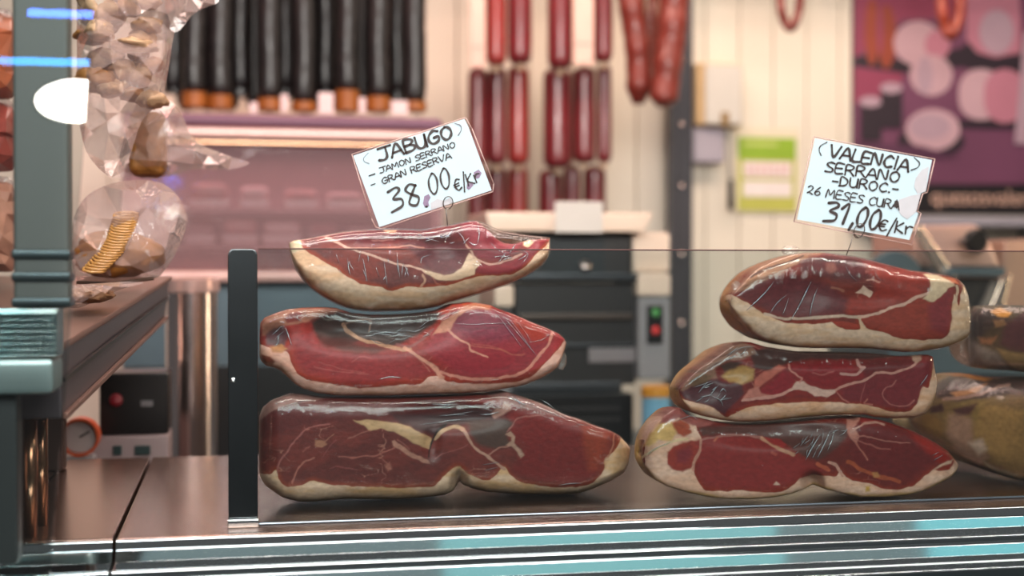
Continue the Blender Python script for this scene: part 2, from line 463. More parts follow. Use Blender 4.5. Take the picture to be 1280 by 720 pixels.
h1_bound = [(374, 299), (377, 307), (383, 313), (395, 321), (410, 329), (422, 337), (432, 345), (445, 352), (458, 356), (475, 359), (490, 363.3), (503, 361), (511, 358.5), (528, 359), (543, 358.6), (562, 355.5), (577, 351), (605, 344.5), (635, 344), (650, 337), (661, 329), (669, 318.5), (676, 313.5), (684, 307), (687, 300)]
h1_p = [
 ('poly', [(432, 289), (470, 287), (552, 285), (585, 277), (582, 296), (560, 306), (520, 303), (480, 304), (452, 307), (430, 300), (415, 293)], (104, 38, 44), 5),
 ('poly', [(500, 303), (530, 300), (560, 303), (583, 300), (586, 318), (574, 333), (566, 340), (548, 339), (532, 334), (524, 322)], (98, 46, 52), 4),
 ('poly', [(576, 279), (596, 275), (622, 300), (632, 305), (654, 303), (640, 318), (618, 326), (598, 322), (590, 314), (584, 300)], (128, 38, 50), 3),
 ('poly', [(600, 331), (625, 331), (648, 322), (668, 303), (688, 298), (668, 318), (650, 336), (634, 342), (604, 343), (595, 340)], (142, 36, 46), 2),
 ('line', [(406, 294.5), (411, 298), (424, 304.5), (433, 308.5), (446, 313.5), (456, 316.5), (471, 321), (486, 327.5), (500, 331), (518, 334), (530, 338.5), (541, 345)], 2.8, (222, 176, 158), .9, .8),
 ('line', [(434, 309), (460, 310), (492, 309), (512, 307.5), (530, 310)], 1.6, (200, 140, 120), .6),
 ('line', [(465, 300), (478, 300), (492, 299)], 1.8, (190, 130, 122), .5),
 ('poly', [(586, 317), (598, 324), (601, 330), (594, 336), (593, 343), (575, 348.5), (556, 350.5), (545, 349), (533, 342.5), (527, 336), (541, 341), (555, 343.5), (568, 341.5), (577, 335), (582, 326)], (226, 188, 156), 1.3),
 ('line', [(598, 325), (610, 330), (624, 329), (640, 322.5), (652, 317.5)], 2.4, (214, 160, 145), .9),
 ('line', [(528, 343), (531, 350), (527, 358)], 2.6, (214, 160, 130), .7),
 ('line', [(540, 346), (546, 354), (552, 357)], 1.6, (190, 110, 90), .5),
 ('line', [(583, 306), (588, 314), (592, 322)], 2.5, (205, 160, 140), .7),
 ('poly', [(478, 287), (496, 287), (494, 292), (483, 291)], (205, 150, 120), 1.2),
 ('poly', [(654, 302), (664, 299.5), (667, 303), (660, 309), (654, 306)], (215, 175, 140), 1.5),
 ('poly', [(362, 303), (376, 299.5), (378, 309), (368, 316), (362, 312)], (232, 212, 176), 1.5),
]
h2_bot = [(324.6, 446), (327, 452), (333, 457.5), (342, 459), (351, 463), (360, 471.5), (369, 480), (378, 485.5), (396, 491), (421, 494.4), (482, 494.6), (539, 492.6), (578, 491.6), (609, 489.2), (636, 485), (656, 481), (679, 471), (696, 460), (701, 452), (706, 436), (707.4, 429)]
h2_top = [(324.6, 420), (325.2, 404), (331, 397), (347, 391), (361, 386.6), (378, 385), (398, 384.2), (420, 385), (440, 391.4), (465, 393.8), (490, 393.6), (510, 392.8), (530, 390.8), (545, 388.8), (555, 386.3), (566, 380.0), (578, 379.2), (586, 377.6), (599, 379), (613, 381.2), (621, 385.5), (640, 392), (665, 403), (685, 411), (698, 417), (705, 423), (707.4, 428)]
h2_bound = [(324, 431), (331, 432), (344, 437), (356, 438.6), (361.5, 443), (366, 456), (376, 471), (397.6, 477), (424.7, 482), (446, 484.6), (475, 484.4), (500.5, 481.2), (525, 480), (535, 471.5), (543, 470), (551, 471), (558, 476), (578, 479), (609, 479.4), (636, 478), (656, 474), (665, 469), (675, 461), (685, 450), (694.5, 440), (704, 428), (708, 424)]
h2_p = [
 ('poly', [(540, 415), (575, 388), (612, 384), (650, 397), (690, 414), (690, 424), (676, 446), (655, 464), (620, 472), (592, 472), (575, 470), (552, 452), (530, 438)], (150, 46, 54), 6),
 ('poly', [(566, 392), (600, 388), (640, 398), (650, 420), (620, 428), (590, 424), (566, 412)], (128, 40, 58), 8),
 ('poly', [(640, 394), (686, 413), (684, 424), (668, 428), (652, 418), (640, 408)], (172, 46, 28), 6),
 ('poly', [(364, 404), (388, 400), (398, 424), (430, 440), (500, 440), (520, 450), (545, 464), (530, 470), (480, 476), (420, 474), (385, 466), (370, 450)], (150, 44, 46), 7),
 ('poly', [(352, 408), (372, 400), (392, 396), (390, 414), (372, 420), (360, 424), (354, 416)], (150, 40, 34), 2),
 ('poly', [(326, 406), (331, 397), (347, 391), (362, 386), (380, 384.5), (400, 384), (432, 386), (420, 392), (402, 394), (392, 399), (384, 403), (368, 406), (354, 408), (346, 413), (338, 418), (328, 420)], (176, 112, 92), 2),
 ('poly', [(355, 399), (360, 392), (377, 389), (381, 395), (372, 402), (360, 404)], (132, 48, 42), 2.5),
 ('poly', [(332, 418), (342, 411), (354, 408), (361, 420), (356, 431), (344, 434), (333, 430)], (104, 62, 66), 2.5),
 ('poly', [(337, 434), (352, 430), (360, 436), (352, 441), (340, 440)], (190, 120, 70), 2),
 ('poly', [(326, 443), (338, 446), (344, 452), (340, 458), (328, 453)], (140, 62, 40), 2),
 ('poly', [(389, 402), (402, 394), (424, 389), (470, 393), (545, 388), (552, 392), (546, 403), (533, 412), (518, 421), (503, 428), (489, 433), (470, 430), (448, 426), (436, 433), (418, 433), (400, 425), (391, 413)], (66, 44, 40), 3.5),  # recess: dark cured meat with some of its shade painted in
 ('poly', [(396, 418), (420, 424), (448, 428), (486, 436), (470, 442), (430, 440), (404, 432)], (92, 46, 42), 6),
 ('line', [(429, 406), (434, 414), (446, 421.5), (460, 426.5), (480, 431.5), (500, 436), (512, 436.5)], 4.5, (186, 136, 108), .85),
 ('line', [(429, 407), (440, 402), (456, 399), (464, 402), (462, 414)], 2.0, (150, 112, 98), .7),
 ('line', [(402, 396), (410, 400), (424, 398), (438, 402), (456, 396)], 2.0, (120, 110, 100), .6),
 ('line', [(496, 430), (512, 433), (528, 424), (541, 412)], 3.5, (140, 90, 88), .6),
 ('poly', [(541, 419), (546, 411), (553, 402), (562, 395.5), (570, 390), (580, 383), (592, 378.5), (613, 382), (612, 388), (596, 386), (584, 388), (573, 395), (566, 403), (563, 412), (557, 416), (549, 415)], (208, 136, 112), 1.6),
 ('line', [(580, 381), (592, 381.5), (612, 384.5)], 3, (196, 90, 40), .7),
 ('line', [(505, 434), (520, 444), (535, 453.5), (546, 463), (552, 471)], 3.0, (214, 146, 124), .9, 2.0),
 ('line', [(518, 444), (530, 455), (537, 464)], 1.3, (190, 110, 95), .5),
 ('line', [(551, 464), (560, 468), (574, 472), (593, 474), (620.6, 473), (648, 468), (661.5, 459.5), (671, 448), (681, 436), (688, 425), (690.7, 416)], 3.2, (218, 140, 122), .9),
 ('line', [(561, 414), (574, 424), (585, 430), (588, 437), (597, 441), (609, 447)], 2.6, (212, 142, 122), .9, .6),
 ('line', [(587, 432), (606, 434), (625, 437), (645, 444), (656, 443)], 1.2, (190, 100, 85), .55),
 ('line', [(590, 430), (612, 432), (636, 440)], 1.0, (180, 95, 80), .45),
 ('line', [(392, 458), (420, 464), (460, 468)], 1.3, (186, 96, 90), .5),
 ('line', [(398, 452), (430, 462), (455, 466)], 1.0, (186, 96, 90), .4),
 ('line', [(440, 452), (452, 446), (464, 448)], 1.2, (186, 96, 90), .4),
 ('poly', [(696, 417), (706, 424), (700, 432), (686, 448), (672, 460), (663, 462), (676, 446), (688, 430)], (166, 50, 54), 2),
]
h3_bot = [(324.2, 594), (327, 602), (333, 610), (342, 616.5), (354, 624.5), (373, 629), (393, 629), (431, 625.6), (498, 626.2), (530, 624), (542, 622.6), (558, 620), (567, 615), (572, 607), (574.4, 602.6), (578, 607.5), (589, 612), (607, 616.8), (651, 620), (696, 620.4), (722, 619), (740, 613.4), (762, 604), (780, 593), (785.5, 582), (787.4, 566)]
h3_top = [(324.2, 522), (329, 511), (342, 502), (364, 494.8), (384, 496.6), (400, 499.6), (440, 500.4), (500, 500.2), (545, 498.4), (578, 497.2), (598, 495.8), (612, 496.0), (633, 492), (656, 499), (678, 506.7), (696, 515.6), (709, 522), (727, 527), (740, 533), (762, 540), (773, 546), (784, 557), (787.4, 562)]
h3_bound = [(323, 594), (335.5, 595.5), (344.5, 589), (348, 601), (354, 608.5), (364.5, 610.2), (375.5, 609), (391, 603), (398, 604.5), (413, 608), (431, 609.4), (475, 611), (498, 612), (520, 611.4), (540, 610), (549, 603), (562, 590), (568, 586), (574, 586), (589, 596), (604.5, 602.4), (615.6, 599), (624.5, 589), (631, 586), (638, 595.5), (651, 604.8), (673, 609), (696, 611.4), (718, 611), (735.6, 608), (749, 598), (754.5, 589), (755.5, 575.5), (762, 571), (771, 562), (776, 551), (778, 540)]
h3_p = [
 ('poly', [(580, 500), (640, 512), (700, 524), (768, 546), (756, 572), (748, 596), (718, 608), (660, 602), (640, 590), (655, 560), (630, 540), (590, 540)], (122, 30, 28), 8),
 ('poly', [(726, 532), (764, 544), (760, 562), (748, 590), (736, 590), (730, 560)], (150, 56, 34), 7),
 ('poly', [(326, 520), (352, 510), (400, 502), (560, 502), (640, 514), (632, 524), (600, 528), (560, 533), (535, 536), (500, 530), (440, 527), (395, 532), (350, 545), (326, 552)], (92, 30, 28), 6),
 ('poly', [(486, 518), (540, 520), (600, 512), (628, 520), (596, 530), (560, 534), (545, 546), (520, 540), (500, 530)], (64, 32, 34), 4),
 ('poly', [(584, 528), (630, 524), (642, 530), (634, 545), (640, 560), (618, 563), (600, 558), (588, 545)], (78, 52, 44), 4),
 ('poly', [(324, 522), (329, 511), (342, 501), (364, 493.5), (385, 492), (424, 497), (404, 501), (380, 504), (352, 511), (338, 517), (326, 526)], (142, 100, 92), 1.6),
 ('poly', [(606, 492), (633, 491), (656, 498), (696, 515), (728, 527), (704, 523), (676, 516), (652, 512), (628, 506)], (150, 104, 98), 2),
 ('poly', [(612, 520), (622, 512), (634, 506), (640, 512), (630, 520), (618, 525)], (176, 128, 116), 1.6),
 ('line', [(346, 592), (348, 582), (358, 568), (370, 552), (383, 539.5), (397, 534), (412, 532)], 1.8, (166, 96, 90), .75),
 ('line', [(365, 606), (368, 598), (372, 589), (380, 580), (392, 574)], 1.9, (176, 106, 92), .8),
 ('poly', [(441, 527.5), (458, 527), (476, 528), (504, 532), (520, 540.5), (540, 549), (539, 556), (536, 564), (520, 557), (509, 550), (493, 541.5), (476, 538), (462, 539.5), (454, 533.5)], (192, 152, 112), 1.2),
 ('line', [(463, 539), (452, 543), (435, 550)], 1.5, (160, 96, 84), .7),
 ('poly', [(489, 553), (493, 552), (497, 556), (508, 563), (521, 571), (534, 577), (537, 582), (528, 580), (514, 575), (500, 565), (491, 560)], (182, 124, 106), 1.0),
 ('line', [(497, 552), (506, 558), (512, 563)], 1.3, (170, 104, 92), .6),
 ('line', [(424, 573), (440, 574), (456, 572), (472, 571), (485, 565), (492, 562)], 1.8, (172, 98, 86), .75),
 ('line', [(394, 558), (402, 555), (410, 551), (418, 545)], 2.4, (170, 110, 88), .65, .3),
 ('poly', [(394, 553), (404, 552), (408, 557), (402, 561), (395, 560)], (172, 112, 86), 1.6),
 ('poly', [(480, 584), (486, 580), (489, 587), (484, 591)], (168, 100, 84), 2),
 ('line', [(474, 574), (484, 582), (488, 588)], 1.4, (168, 98, 84), .6),
 ('line', [(378, 566), (386, 560)], 2.0, (160, 90, 80), .5),
 ('line', [(412, 588), (424, 586), (446, 590)], 1.1, (160, 84, 80), .45),
 ('line', [(402, 575), (412, 560), (420, 552)], 1.0, (150, 78, 76), .4),
 ('line', [(545, 550), (553, 541.5), (563, 537), (573, 535.5), (579, 539)], 4.6, (196, 160, 128), .95),
 ('line', [(577, 537), (582, 543), (587, 553), (597, 564), (608, 571), (620, 581), (630, 589)], 3.2, (196, 146, 126), .95),
 ('line', [(543, 576), (554, 569), (568, 565), (584, 559)], 1.2, (164, 92, 86), .55),
 ('line', [(612, 570), (622, 562), (634, 560), (642, 556)], 1.8, (176, 118, 104), .75),
 ('poly', [(632, 545), (638, 541), (645, 548), (643, 556), (651, 563), (655, 571), (650, 575), (648, 567), (640, 560), (632, 558), (640, 553), (640, 548)], (182, 138, 118), 1.2),
 ('line', [(634, 541), (640, 534), (645, 527), (660, 523), (680, 521)], 1.6, (160, 96, 88), .7),
 ('line', [(768, 544), (767, 556), (763, 568), (760, 573)], 1.8, (190, 120, 96), .8),
 ('line', [(556.5, 533), (547, 541), (541, 552), (537.5, 562), (535.5, 573)], 3.0, (30, 20, 18), .95, .4),
 ('line', [(574, 586), (571, 592), (570, 598)], 3, (206, 172, 128), .6),
]
HAM_Y = 1.455
film3 = film_mat('cling_film_taut', 26, .8, .10, .006, 1.0, (1.3, 1, .8), cap=.10)
h3y = 1.462
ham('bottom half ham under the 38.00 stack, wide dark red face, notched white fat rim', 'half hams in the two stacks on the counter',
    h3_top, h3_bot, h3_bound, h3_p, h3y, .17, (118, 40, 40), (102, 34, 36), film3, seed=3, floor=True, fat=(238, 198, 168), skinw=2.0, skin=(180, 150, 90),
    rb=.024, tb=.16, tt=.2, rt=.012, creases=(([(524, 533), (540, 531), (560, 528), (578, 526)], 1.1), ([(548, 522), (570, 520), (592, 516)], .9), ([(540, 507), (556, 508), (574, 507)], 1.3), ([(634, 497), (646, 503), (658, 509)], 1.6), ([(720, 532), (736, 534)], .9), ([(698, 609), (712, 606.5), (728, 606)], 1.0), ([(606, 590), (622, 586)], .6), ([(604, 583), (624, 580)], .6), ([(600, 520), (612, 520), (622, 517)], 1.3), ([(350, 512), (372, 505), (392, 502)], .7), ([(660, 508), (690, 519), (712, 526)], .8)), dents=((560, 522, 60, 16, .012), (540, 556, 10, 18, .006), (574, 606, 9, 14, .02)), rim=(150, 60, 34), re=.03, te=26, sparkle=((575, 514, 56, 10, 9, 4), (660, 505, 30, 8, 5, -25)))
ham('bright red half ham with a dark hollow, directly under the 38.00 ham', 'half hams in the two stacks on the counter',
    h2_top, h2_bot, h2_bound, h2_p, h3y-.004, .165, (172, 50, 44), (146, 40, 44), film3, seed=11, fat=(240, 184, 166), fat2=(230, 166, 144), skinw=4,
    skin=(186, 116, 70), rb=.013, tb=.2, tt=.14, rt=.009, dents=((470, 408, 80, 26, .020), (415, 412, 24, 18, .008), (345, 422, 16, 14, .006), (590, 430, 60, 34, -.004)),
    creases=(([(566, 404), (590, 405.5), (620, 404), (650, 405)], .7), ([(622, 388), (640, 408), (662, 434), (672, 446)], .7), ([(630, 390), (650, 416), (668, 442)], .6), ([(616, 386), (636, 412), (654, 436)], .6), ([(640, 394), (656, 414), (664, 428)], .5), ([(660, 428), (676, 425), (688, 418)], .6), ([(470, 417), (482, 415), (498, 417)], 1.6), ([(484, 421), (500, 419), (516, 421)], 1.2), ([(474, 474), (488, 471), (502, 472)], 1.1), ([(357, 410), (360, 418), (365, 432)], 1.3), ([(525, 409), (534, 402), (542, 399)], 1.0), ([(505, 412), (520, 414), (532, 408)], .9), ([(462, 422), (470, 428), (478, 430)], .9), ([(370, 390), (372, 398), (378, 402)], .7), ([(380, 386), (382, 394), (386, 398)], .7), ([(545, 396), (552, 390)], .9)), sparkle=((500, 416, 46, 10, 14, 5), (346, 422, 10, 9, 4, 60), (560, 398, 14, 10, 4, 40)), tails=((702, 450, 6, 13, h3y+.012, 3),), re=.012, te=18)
ham('top half ham with the 38.00 card pinned into its raised back', 'half hams in the two stacks on the counter',
    h1_top, h1_bot, h1_bound, h1_p, h3y-.006, .15, (132, 42, 40), (110, 42, 48), FILM_V, seed=21, fat=(250, 210, 180), fat2=(246, 194, 154), skinw=7, skin=(176, 112, 52),
    rb=.020, tb=.36, tt=.12, rt=.008, dents=((555, 316, 26, 18, .010), (508, 304, 60, 9, .004), (640, 304, 26, 8, .008)), creases=(([(597, 278), (599, 292), (597, 304)], 1.2), ([(586, 302), (592, 306), (597, 305)], 1.2), ([(508, 296), (524, 298), (540, 297), (556, 292)], .8), ([(434, 322), (436, 336), (438, 344)], .9), ([(454, 326), (457, 340), (458, 352)], .8), ([(480, 326), (482, 342), (484, 356)], .8), ([(470, 334), (474, 346)], .7), ([(496, 318), (498, 334), (500, 348)], .9), ([(420, 318), (424, 328)], .7), ([(570, 288), (578, 296), (582, 306)], .8), ([(612, 302), (622, 312), (634, 318)], .6), ([(650, 312), (660, 318), (652, 330)], .7), ([(526, 330), (528, 322), (540, 318)], .9)), film_top=h1_film, sparkle=((520, 296, 40, 5, 10, 8), (568, 298, 18, 8, 6, 30), (450, 330, 30, 16, 7, 95), (490, 335, 22, 14, 6, 92), (640, 318, 22, 9, 7, 35)), rim=(176, 66, 30), re=.012, te=18)
h4_bot = [(912, 378), (914, 387), (920, 396.5), (930, 407), (940, 417), (956, 426), (976, 431.4), (997, 434.2), (1021, 435.2), (1053, 434.8), (1089, 435.6), (1108, 437.6), (1128, 440), (1147, 439.4), (1167, 436.5), (1186, 432.6), (1200, 427), (1209, 422), (1212.4, 415)]
h4_top = [(912, 376), (915, 366.5), (926, 356), (936, 344), (948, 334), (968, 325), (988, 319), (1009, 315.8), (1029, 315.6), (1045, 318), (1069, 321), (1089, 325.5), (1114, 332), (1137, 338), (1159, 340.4), (1186, 344.4), (1199, 350), (1206, 358), (1210.6, 370), (1212.4, 392)]
h4_bound = [(911, 366), (920, 371.5), (936, 380.5), (954, 391.6), (970.5, 399.5), (990, 404.6), (1013, 405), (1031, 404), (1041, 403), (1050, 410), (1066, 412), (1075, 411), (1074, 398), (1079, 407), (1089, 413), (1108, 417), (1124, 423), (1143, 424.4), (1159, 425), (1176, 423.4), (1186, 416), (1188.5, 403), (1190, 384), (1193, 367), (1198, 382), (1201, 368), (1204, 358.6), (1201, 351), (1205, 340)]
h4_p = [
 ('poly', [(1074, 396), (1095, 392), (1114, 384), (1131, 380), (1146, 371), (1158, 374), (1166, 379), (1176, 372), (1190, 358), (1189, 384), (1187, 414), (1176, 422), (1158, 424), (1124, 422), (1100, 414), (1082, 406)], (156, 58, 44), 3),
 ('poly', [(1160, 382), (1190, 360), (1188, 404), (1182, 418), (1164, 412)], (140, 48, 52), 5),
 ('poly', [(1000, 324), (1050, 319), (1076, 326), (1086, 340), (1074, 352), (1050, 350), (1020, 344), (1000, 340)], (96, 28, 30), 6),
 ('poly', [(1078, 326), (1120, 335), (1158, 342), (1163, 356), (1152, 368), (1130, 378), (1100, 388), (1060, 393), (1056, 376), (1070, 372), (1092, 370), (1094, 352)], (158, 50, 38), 6),
 ('poly', [(952, 352), (990, 344), (1030, 352), (1060, 374), (1054, 393), (1000, 396), (966, 393), (944, 376)], (108, 42, 46), 6),
 ('poly', [(924, 364), (950, 352), (966, 352), (960, 372), (948, 384), (930, 376)], (112, 40, 42), 3),
 ('poly', [(916, 366), (926, 355.5), (936, 344), (948, 333.5), (968, 324.5), (990, 318), (1012, 315), (1034, 315), (1022, 319), (1004, 324), (992, 332), (975, 343), (952, 352), (936, 361), (924, 364)], (178, 124, 96), 1.8),
 ('line', [(938, 346), (952, 339), (972, 332), (990, 326), (1004, 319)], 3.4, (78, 44, 42), .8, .5),
 ('line', [(932, 358), (952, 350), (972, 341), (988, 334)], 2.2, (120, 70, 58), .6),
 ('line', [(1012, 320), (1034, 318), (1060, 322)], 2.4, (150, 84, 78), .6),
 ('line', [(956, 392), (972, 397), (990, 398.6), (1010, 398), (1030, 396.4), (1050, 395.4), (1076, 396.4)], 3.2, (222, 186, 164), .9),
 ('line', [(1074, 396), (1095, 393), (1112, 384.5), (1130, 380), (1145, 371.5), (1160, 367)], 3.2, (226, 176, 156), .95),
 ('poly', [(1155, 342), (1174, 345), (1190, 351), (1194, 358), (1185, 361), (1176, 371), (1166, 378), (1153, 373), (1160, 367), (1164, 358.6), (1161, 349)], (228, 192, 158), 1.3),
 ('poly', [(1176, 345), (1194, 349), (1200, 356), (1190, 354)], (190, 100, 66), 1.4),
 ('poly', [(1069, 365), (1075, 361), (1079, 356.8), (1085, 361), (1091, 365), (1087, 371.5), (1078, 367)], (226, 184, 162), 1.0),
 ('line', [(1084, 350.5), (1092, 350), (1100, 352.5)], 2.0, (206, 140, 124), .8),
 ('line', [(1040, 360), (1048, 362), (1054, 364)], 2.6, (170, 104, 84), .7),
 ('poly', [(1033, 330), (1042, 328), (1046, 336), (1040, 342), (1032, 338)], (140, 76, 66), 2.5),
 ('poly', [(1041, 402.6), (1058, 402), (1074, 405), (1075, 410), (1062, 411.5), (1048, 408)], (170, 62, 46), 1.2),
 ('line', [(1074, 397), (1077, 404), (1082, 411)], 2.2, (220, 180, 150), .9),
 ('line', [(1196, 358), (1197, 366), (1194, 376)], 3.0, (224, 186, 156), .85),
 ('line', [(1089, 330), (1083, 340), (1093, 336), (1096, 344)], 1.6, (150, 84, 74), .6),
]
h5_bot = [(848, 488), (850, 497), (855, 506), (863, 514.5), (876, 519.4), (901, 524.8), (919, 527), (941, 527), (966, 525.6), (1000, 522), (1033, 519.2), (1067, 518), (1080, 517.8), (1093, 521), (1117, 523), (1143, 521.8), (1157, 516.8), (1165, 507), (1170, 492), (1171, 480)]
h5_top = [(848, 487), (851, 482), (862, 472), (874, 460.5), (892, 449), (912, 433.5), (925, 429), (938, 427.8), (956, 433.3), (976, 436.3), (1000, 440.1), (1050, 440.7), (1090, 441.9), (1128, 445.5), (1147, 445.1), (1160, 443.5), (1166, 446), (1168.6, 463), (1171, 478)]
h5_bound = [(847, 496), (856, 500), (876, 505), (894, 511), (905, 520.5), (912, 520), (925, 513.4), (941, 508.4), (966, 505), (990, 503.2), (1010, 502), (1043, 502), (1056, 504), (1080, 505), (1093, 507.6), (1107, 512), (1123, 515), (1137, 512.8), (1145, 504.6), (1150, 492), (1154, 483), (1160, 485), (1164.5, 470), (1166, 456), (1169, 440), (1174, 436)]
h5_p = [
 ('poly', [(985, 455), (1060, 450), (1072, 466), (1090, 468), (1060, 478), (1044, 486), (1012, 482), (1002, 474), (988, 462)], (140, 28, 34), 4),
 ('poly', [(1076, 452), (1130, 446), (1150, 450), (1140, 456), (1116, 464), (1098, 464), (1082, 474)], (106, 26, 28), 4),
 ('poly', [(1050, 487), (1097, 467), (1130, 463), (1152, 452), (1166, 450), (1163, 470), (1154, 484), (1146, 502), (1134, 511), (1110, 508), (1080, 503), (1054, 500)], (124, 36, 42), 4),
 ('poly', [(950, 500), (952, 488), (980, 462), (996, 472), (990, 486), (974, 494)], (146, 30, 40), 3),
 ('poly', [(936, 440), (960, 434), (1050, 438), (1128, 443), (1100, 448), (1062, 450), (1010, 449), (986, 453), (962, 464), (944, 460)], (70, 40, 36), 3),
 ('poly', [(849, 487), (862, 472), (875, 460), (892, 449), (912, 433), (927, 428), (940, 432), (946, 441), (930, 448), (908, 452), (894, 462), (897, 474), (884, 474), (864, 484), (852, 490)], (146, 102, 84), 2),
 ('line', [(894, 448), (915, 442), (935, 436)], 2.4, (104, 66, 56), .7),
 ('line', [(868, 466), (884, 462), (900, 452)], 2.4, (96, 62, 54), .6),
 ('poly', [(850, 490), (862, 484), (880, 474), (898, 474), (912, 480), (928, 478), (930, 492), (916, 505), (906, 519), (890, 509), (870, 503), (856, 499)], (86, 40, 46), 2.2),
 ('poly', [(860, 476), (878, 466), (892, 470), (884, 478), (866, 482)], (120, 88, 66), 2.2),
 ('poly', [(902, 470), (912, 460), (928, 456), (944, 462), (942, 474), (928, 480), (910, 477)], (190, 142, 84), 2.6),
 ('poly', [(900, 458), (912, 452), (926, 452), (920, 460), (906, 465)], (84, 58, 50), 2.5),
 ('poly', [(944, 474), (956, 464), (974, 456), (982, 460), (964, 472), (952, 482), (942, 488)], (196, 104, 88), 2),
 ('poly', [(926, 500), (936, 488), (948, 482), (952, 492), (966, 494), (952, 498), (938, 497)], (200, 120, 106), 1.6),
 ('line', [(928, 500), (950, 498), (972, 494), (985, 489), (1000, 478)], 3.4, (214, 150, 136), .9),
 ('poly', [(996, 477), (1004, 477), (1013, 483), (1030, 487), (1047, 487.5), (1044, 492.5), (1034, 495.5), (1018, 495.5), (1008, 488.5), (992, 487), (986, 489)], (222, 174, 158), 1.2),
 ('line', [(986, 455), (987, 462), (994, 467), (1002.5, 473), (1000, 478)], 2.0, (206, 130, 118), .85),
 ('line', [(1045, 488), (1057, 481.5), (1080, 476.5), (1090, 469.5), (1097, 465.5), (1115, 466.2), (1130, 462), (1141, 457), (1147, 449), (1148, 441)], 2.8, (210, 146, 132), .9),
 ('poly', [(1140, 442), (1152, 440), (1152, 448), (1147, 454), (1141, 450)], (196, 150, 128), 1.6),
 ('line', [(1072, 450), (1075, 458), (1080, 459), (1073, 466), (1063, 469), (1052, 468)], 3.2, (206, 150, 140), .9),
 ('line', [(1016, 467), (1030, 468), (1042, 464)], 2.0, (176, 90, 86), .7),
 ('line', [(1120, 476), (1113, 482.5), (1107, 485), (1103, 492), (1107, 500), (1115, 506.5), (1133, 506.8), (1142, 500)], 1.6, (176, 98, 92), .75),
 ('line', [(1046, 490), (1052, 498), (1062, 503)], 1.4, (190, 110, 100), .7),
 ('line', [(1082, 480), (1078, 490), (1075, 502)], 1.3, (170, 86, 84), .55),
 ('line', [(1084, 499), (1080, 504), (1090, 505)], 1.6, (200, 120, 104), .6),
]
h6_bot = [(801.6, 572), (803.4, 580), (808.6, 589.4), (818, 601), (834, 610), (861, 618), (882, 622.6), (904, 625.6), (939, 626), (970, 623.4), (990, 619), (1004, 613.8), (1016, 607.6), (1033, 613.8), (1058, 620), (1076, 623.4), (1105, 623.4), (1134, 621), (1152, 616.6), (1170, 608.5), (1188, 598.6), (1196, 590), (1197.6, 583)]
h6_top = [(801.6, 568), (803.7, 556), (810.5, 543), (818, 533), (830, 521), (842, 512), (850, 511.8), (858, 520.0), (872, 523.9), (900, 530.3), (919, 532.5), (941, 532.5), (966, 531.1), (1000, 529.1), (1033, 526.1), (1056, 524.7), (1066, 526.8), (1074, 523.6), (1086, 525), (1102, 527.4), (1120, 533), (1143, 541.6), (1158, 549), (1172, 557), (1185, 566), (1192, 575), (1197.6, 582)]
h6_bound = [(866, 520), (872, 540), (877, 552.5), (874, 564), (868, 580), (867, 591), (876, 607), (883, 614.6), (904, 616), (927, 615), (947, 617), (966, 618), (980, 614.6), (993, 607), (1001, 600), (1010, 597), (1017, 595.6), (1042, 597.6), (1047.6, 595.4), (1050.5, 591), (1058.6, 598.5), (1071, 604), (1091, 607), (1105.5, 613), (1123.5, 613.2), (1138, 610), (1149, 603), (1159.7, 594), (1167, 589.4), (1174, 591), (1185, 588.5), (1190, 584), (1194, 575), (1197, 560)]
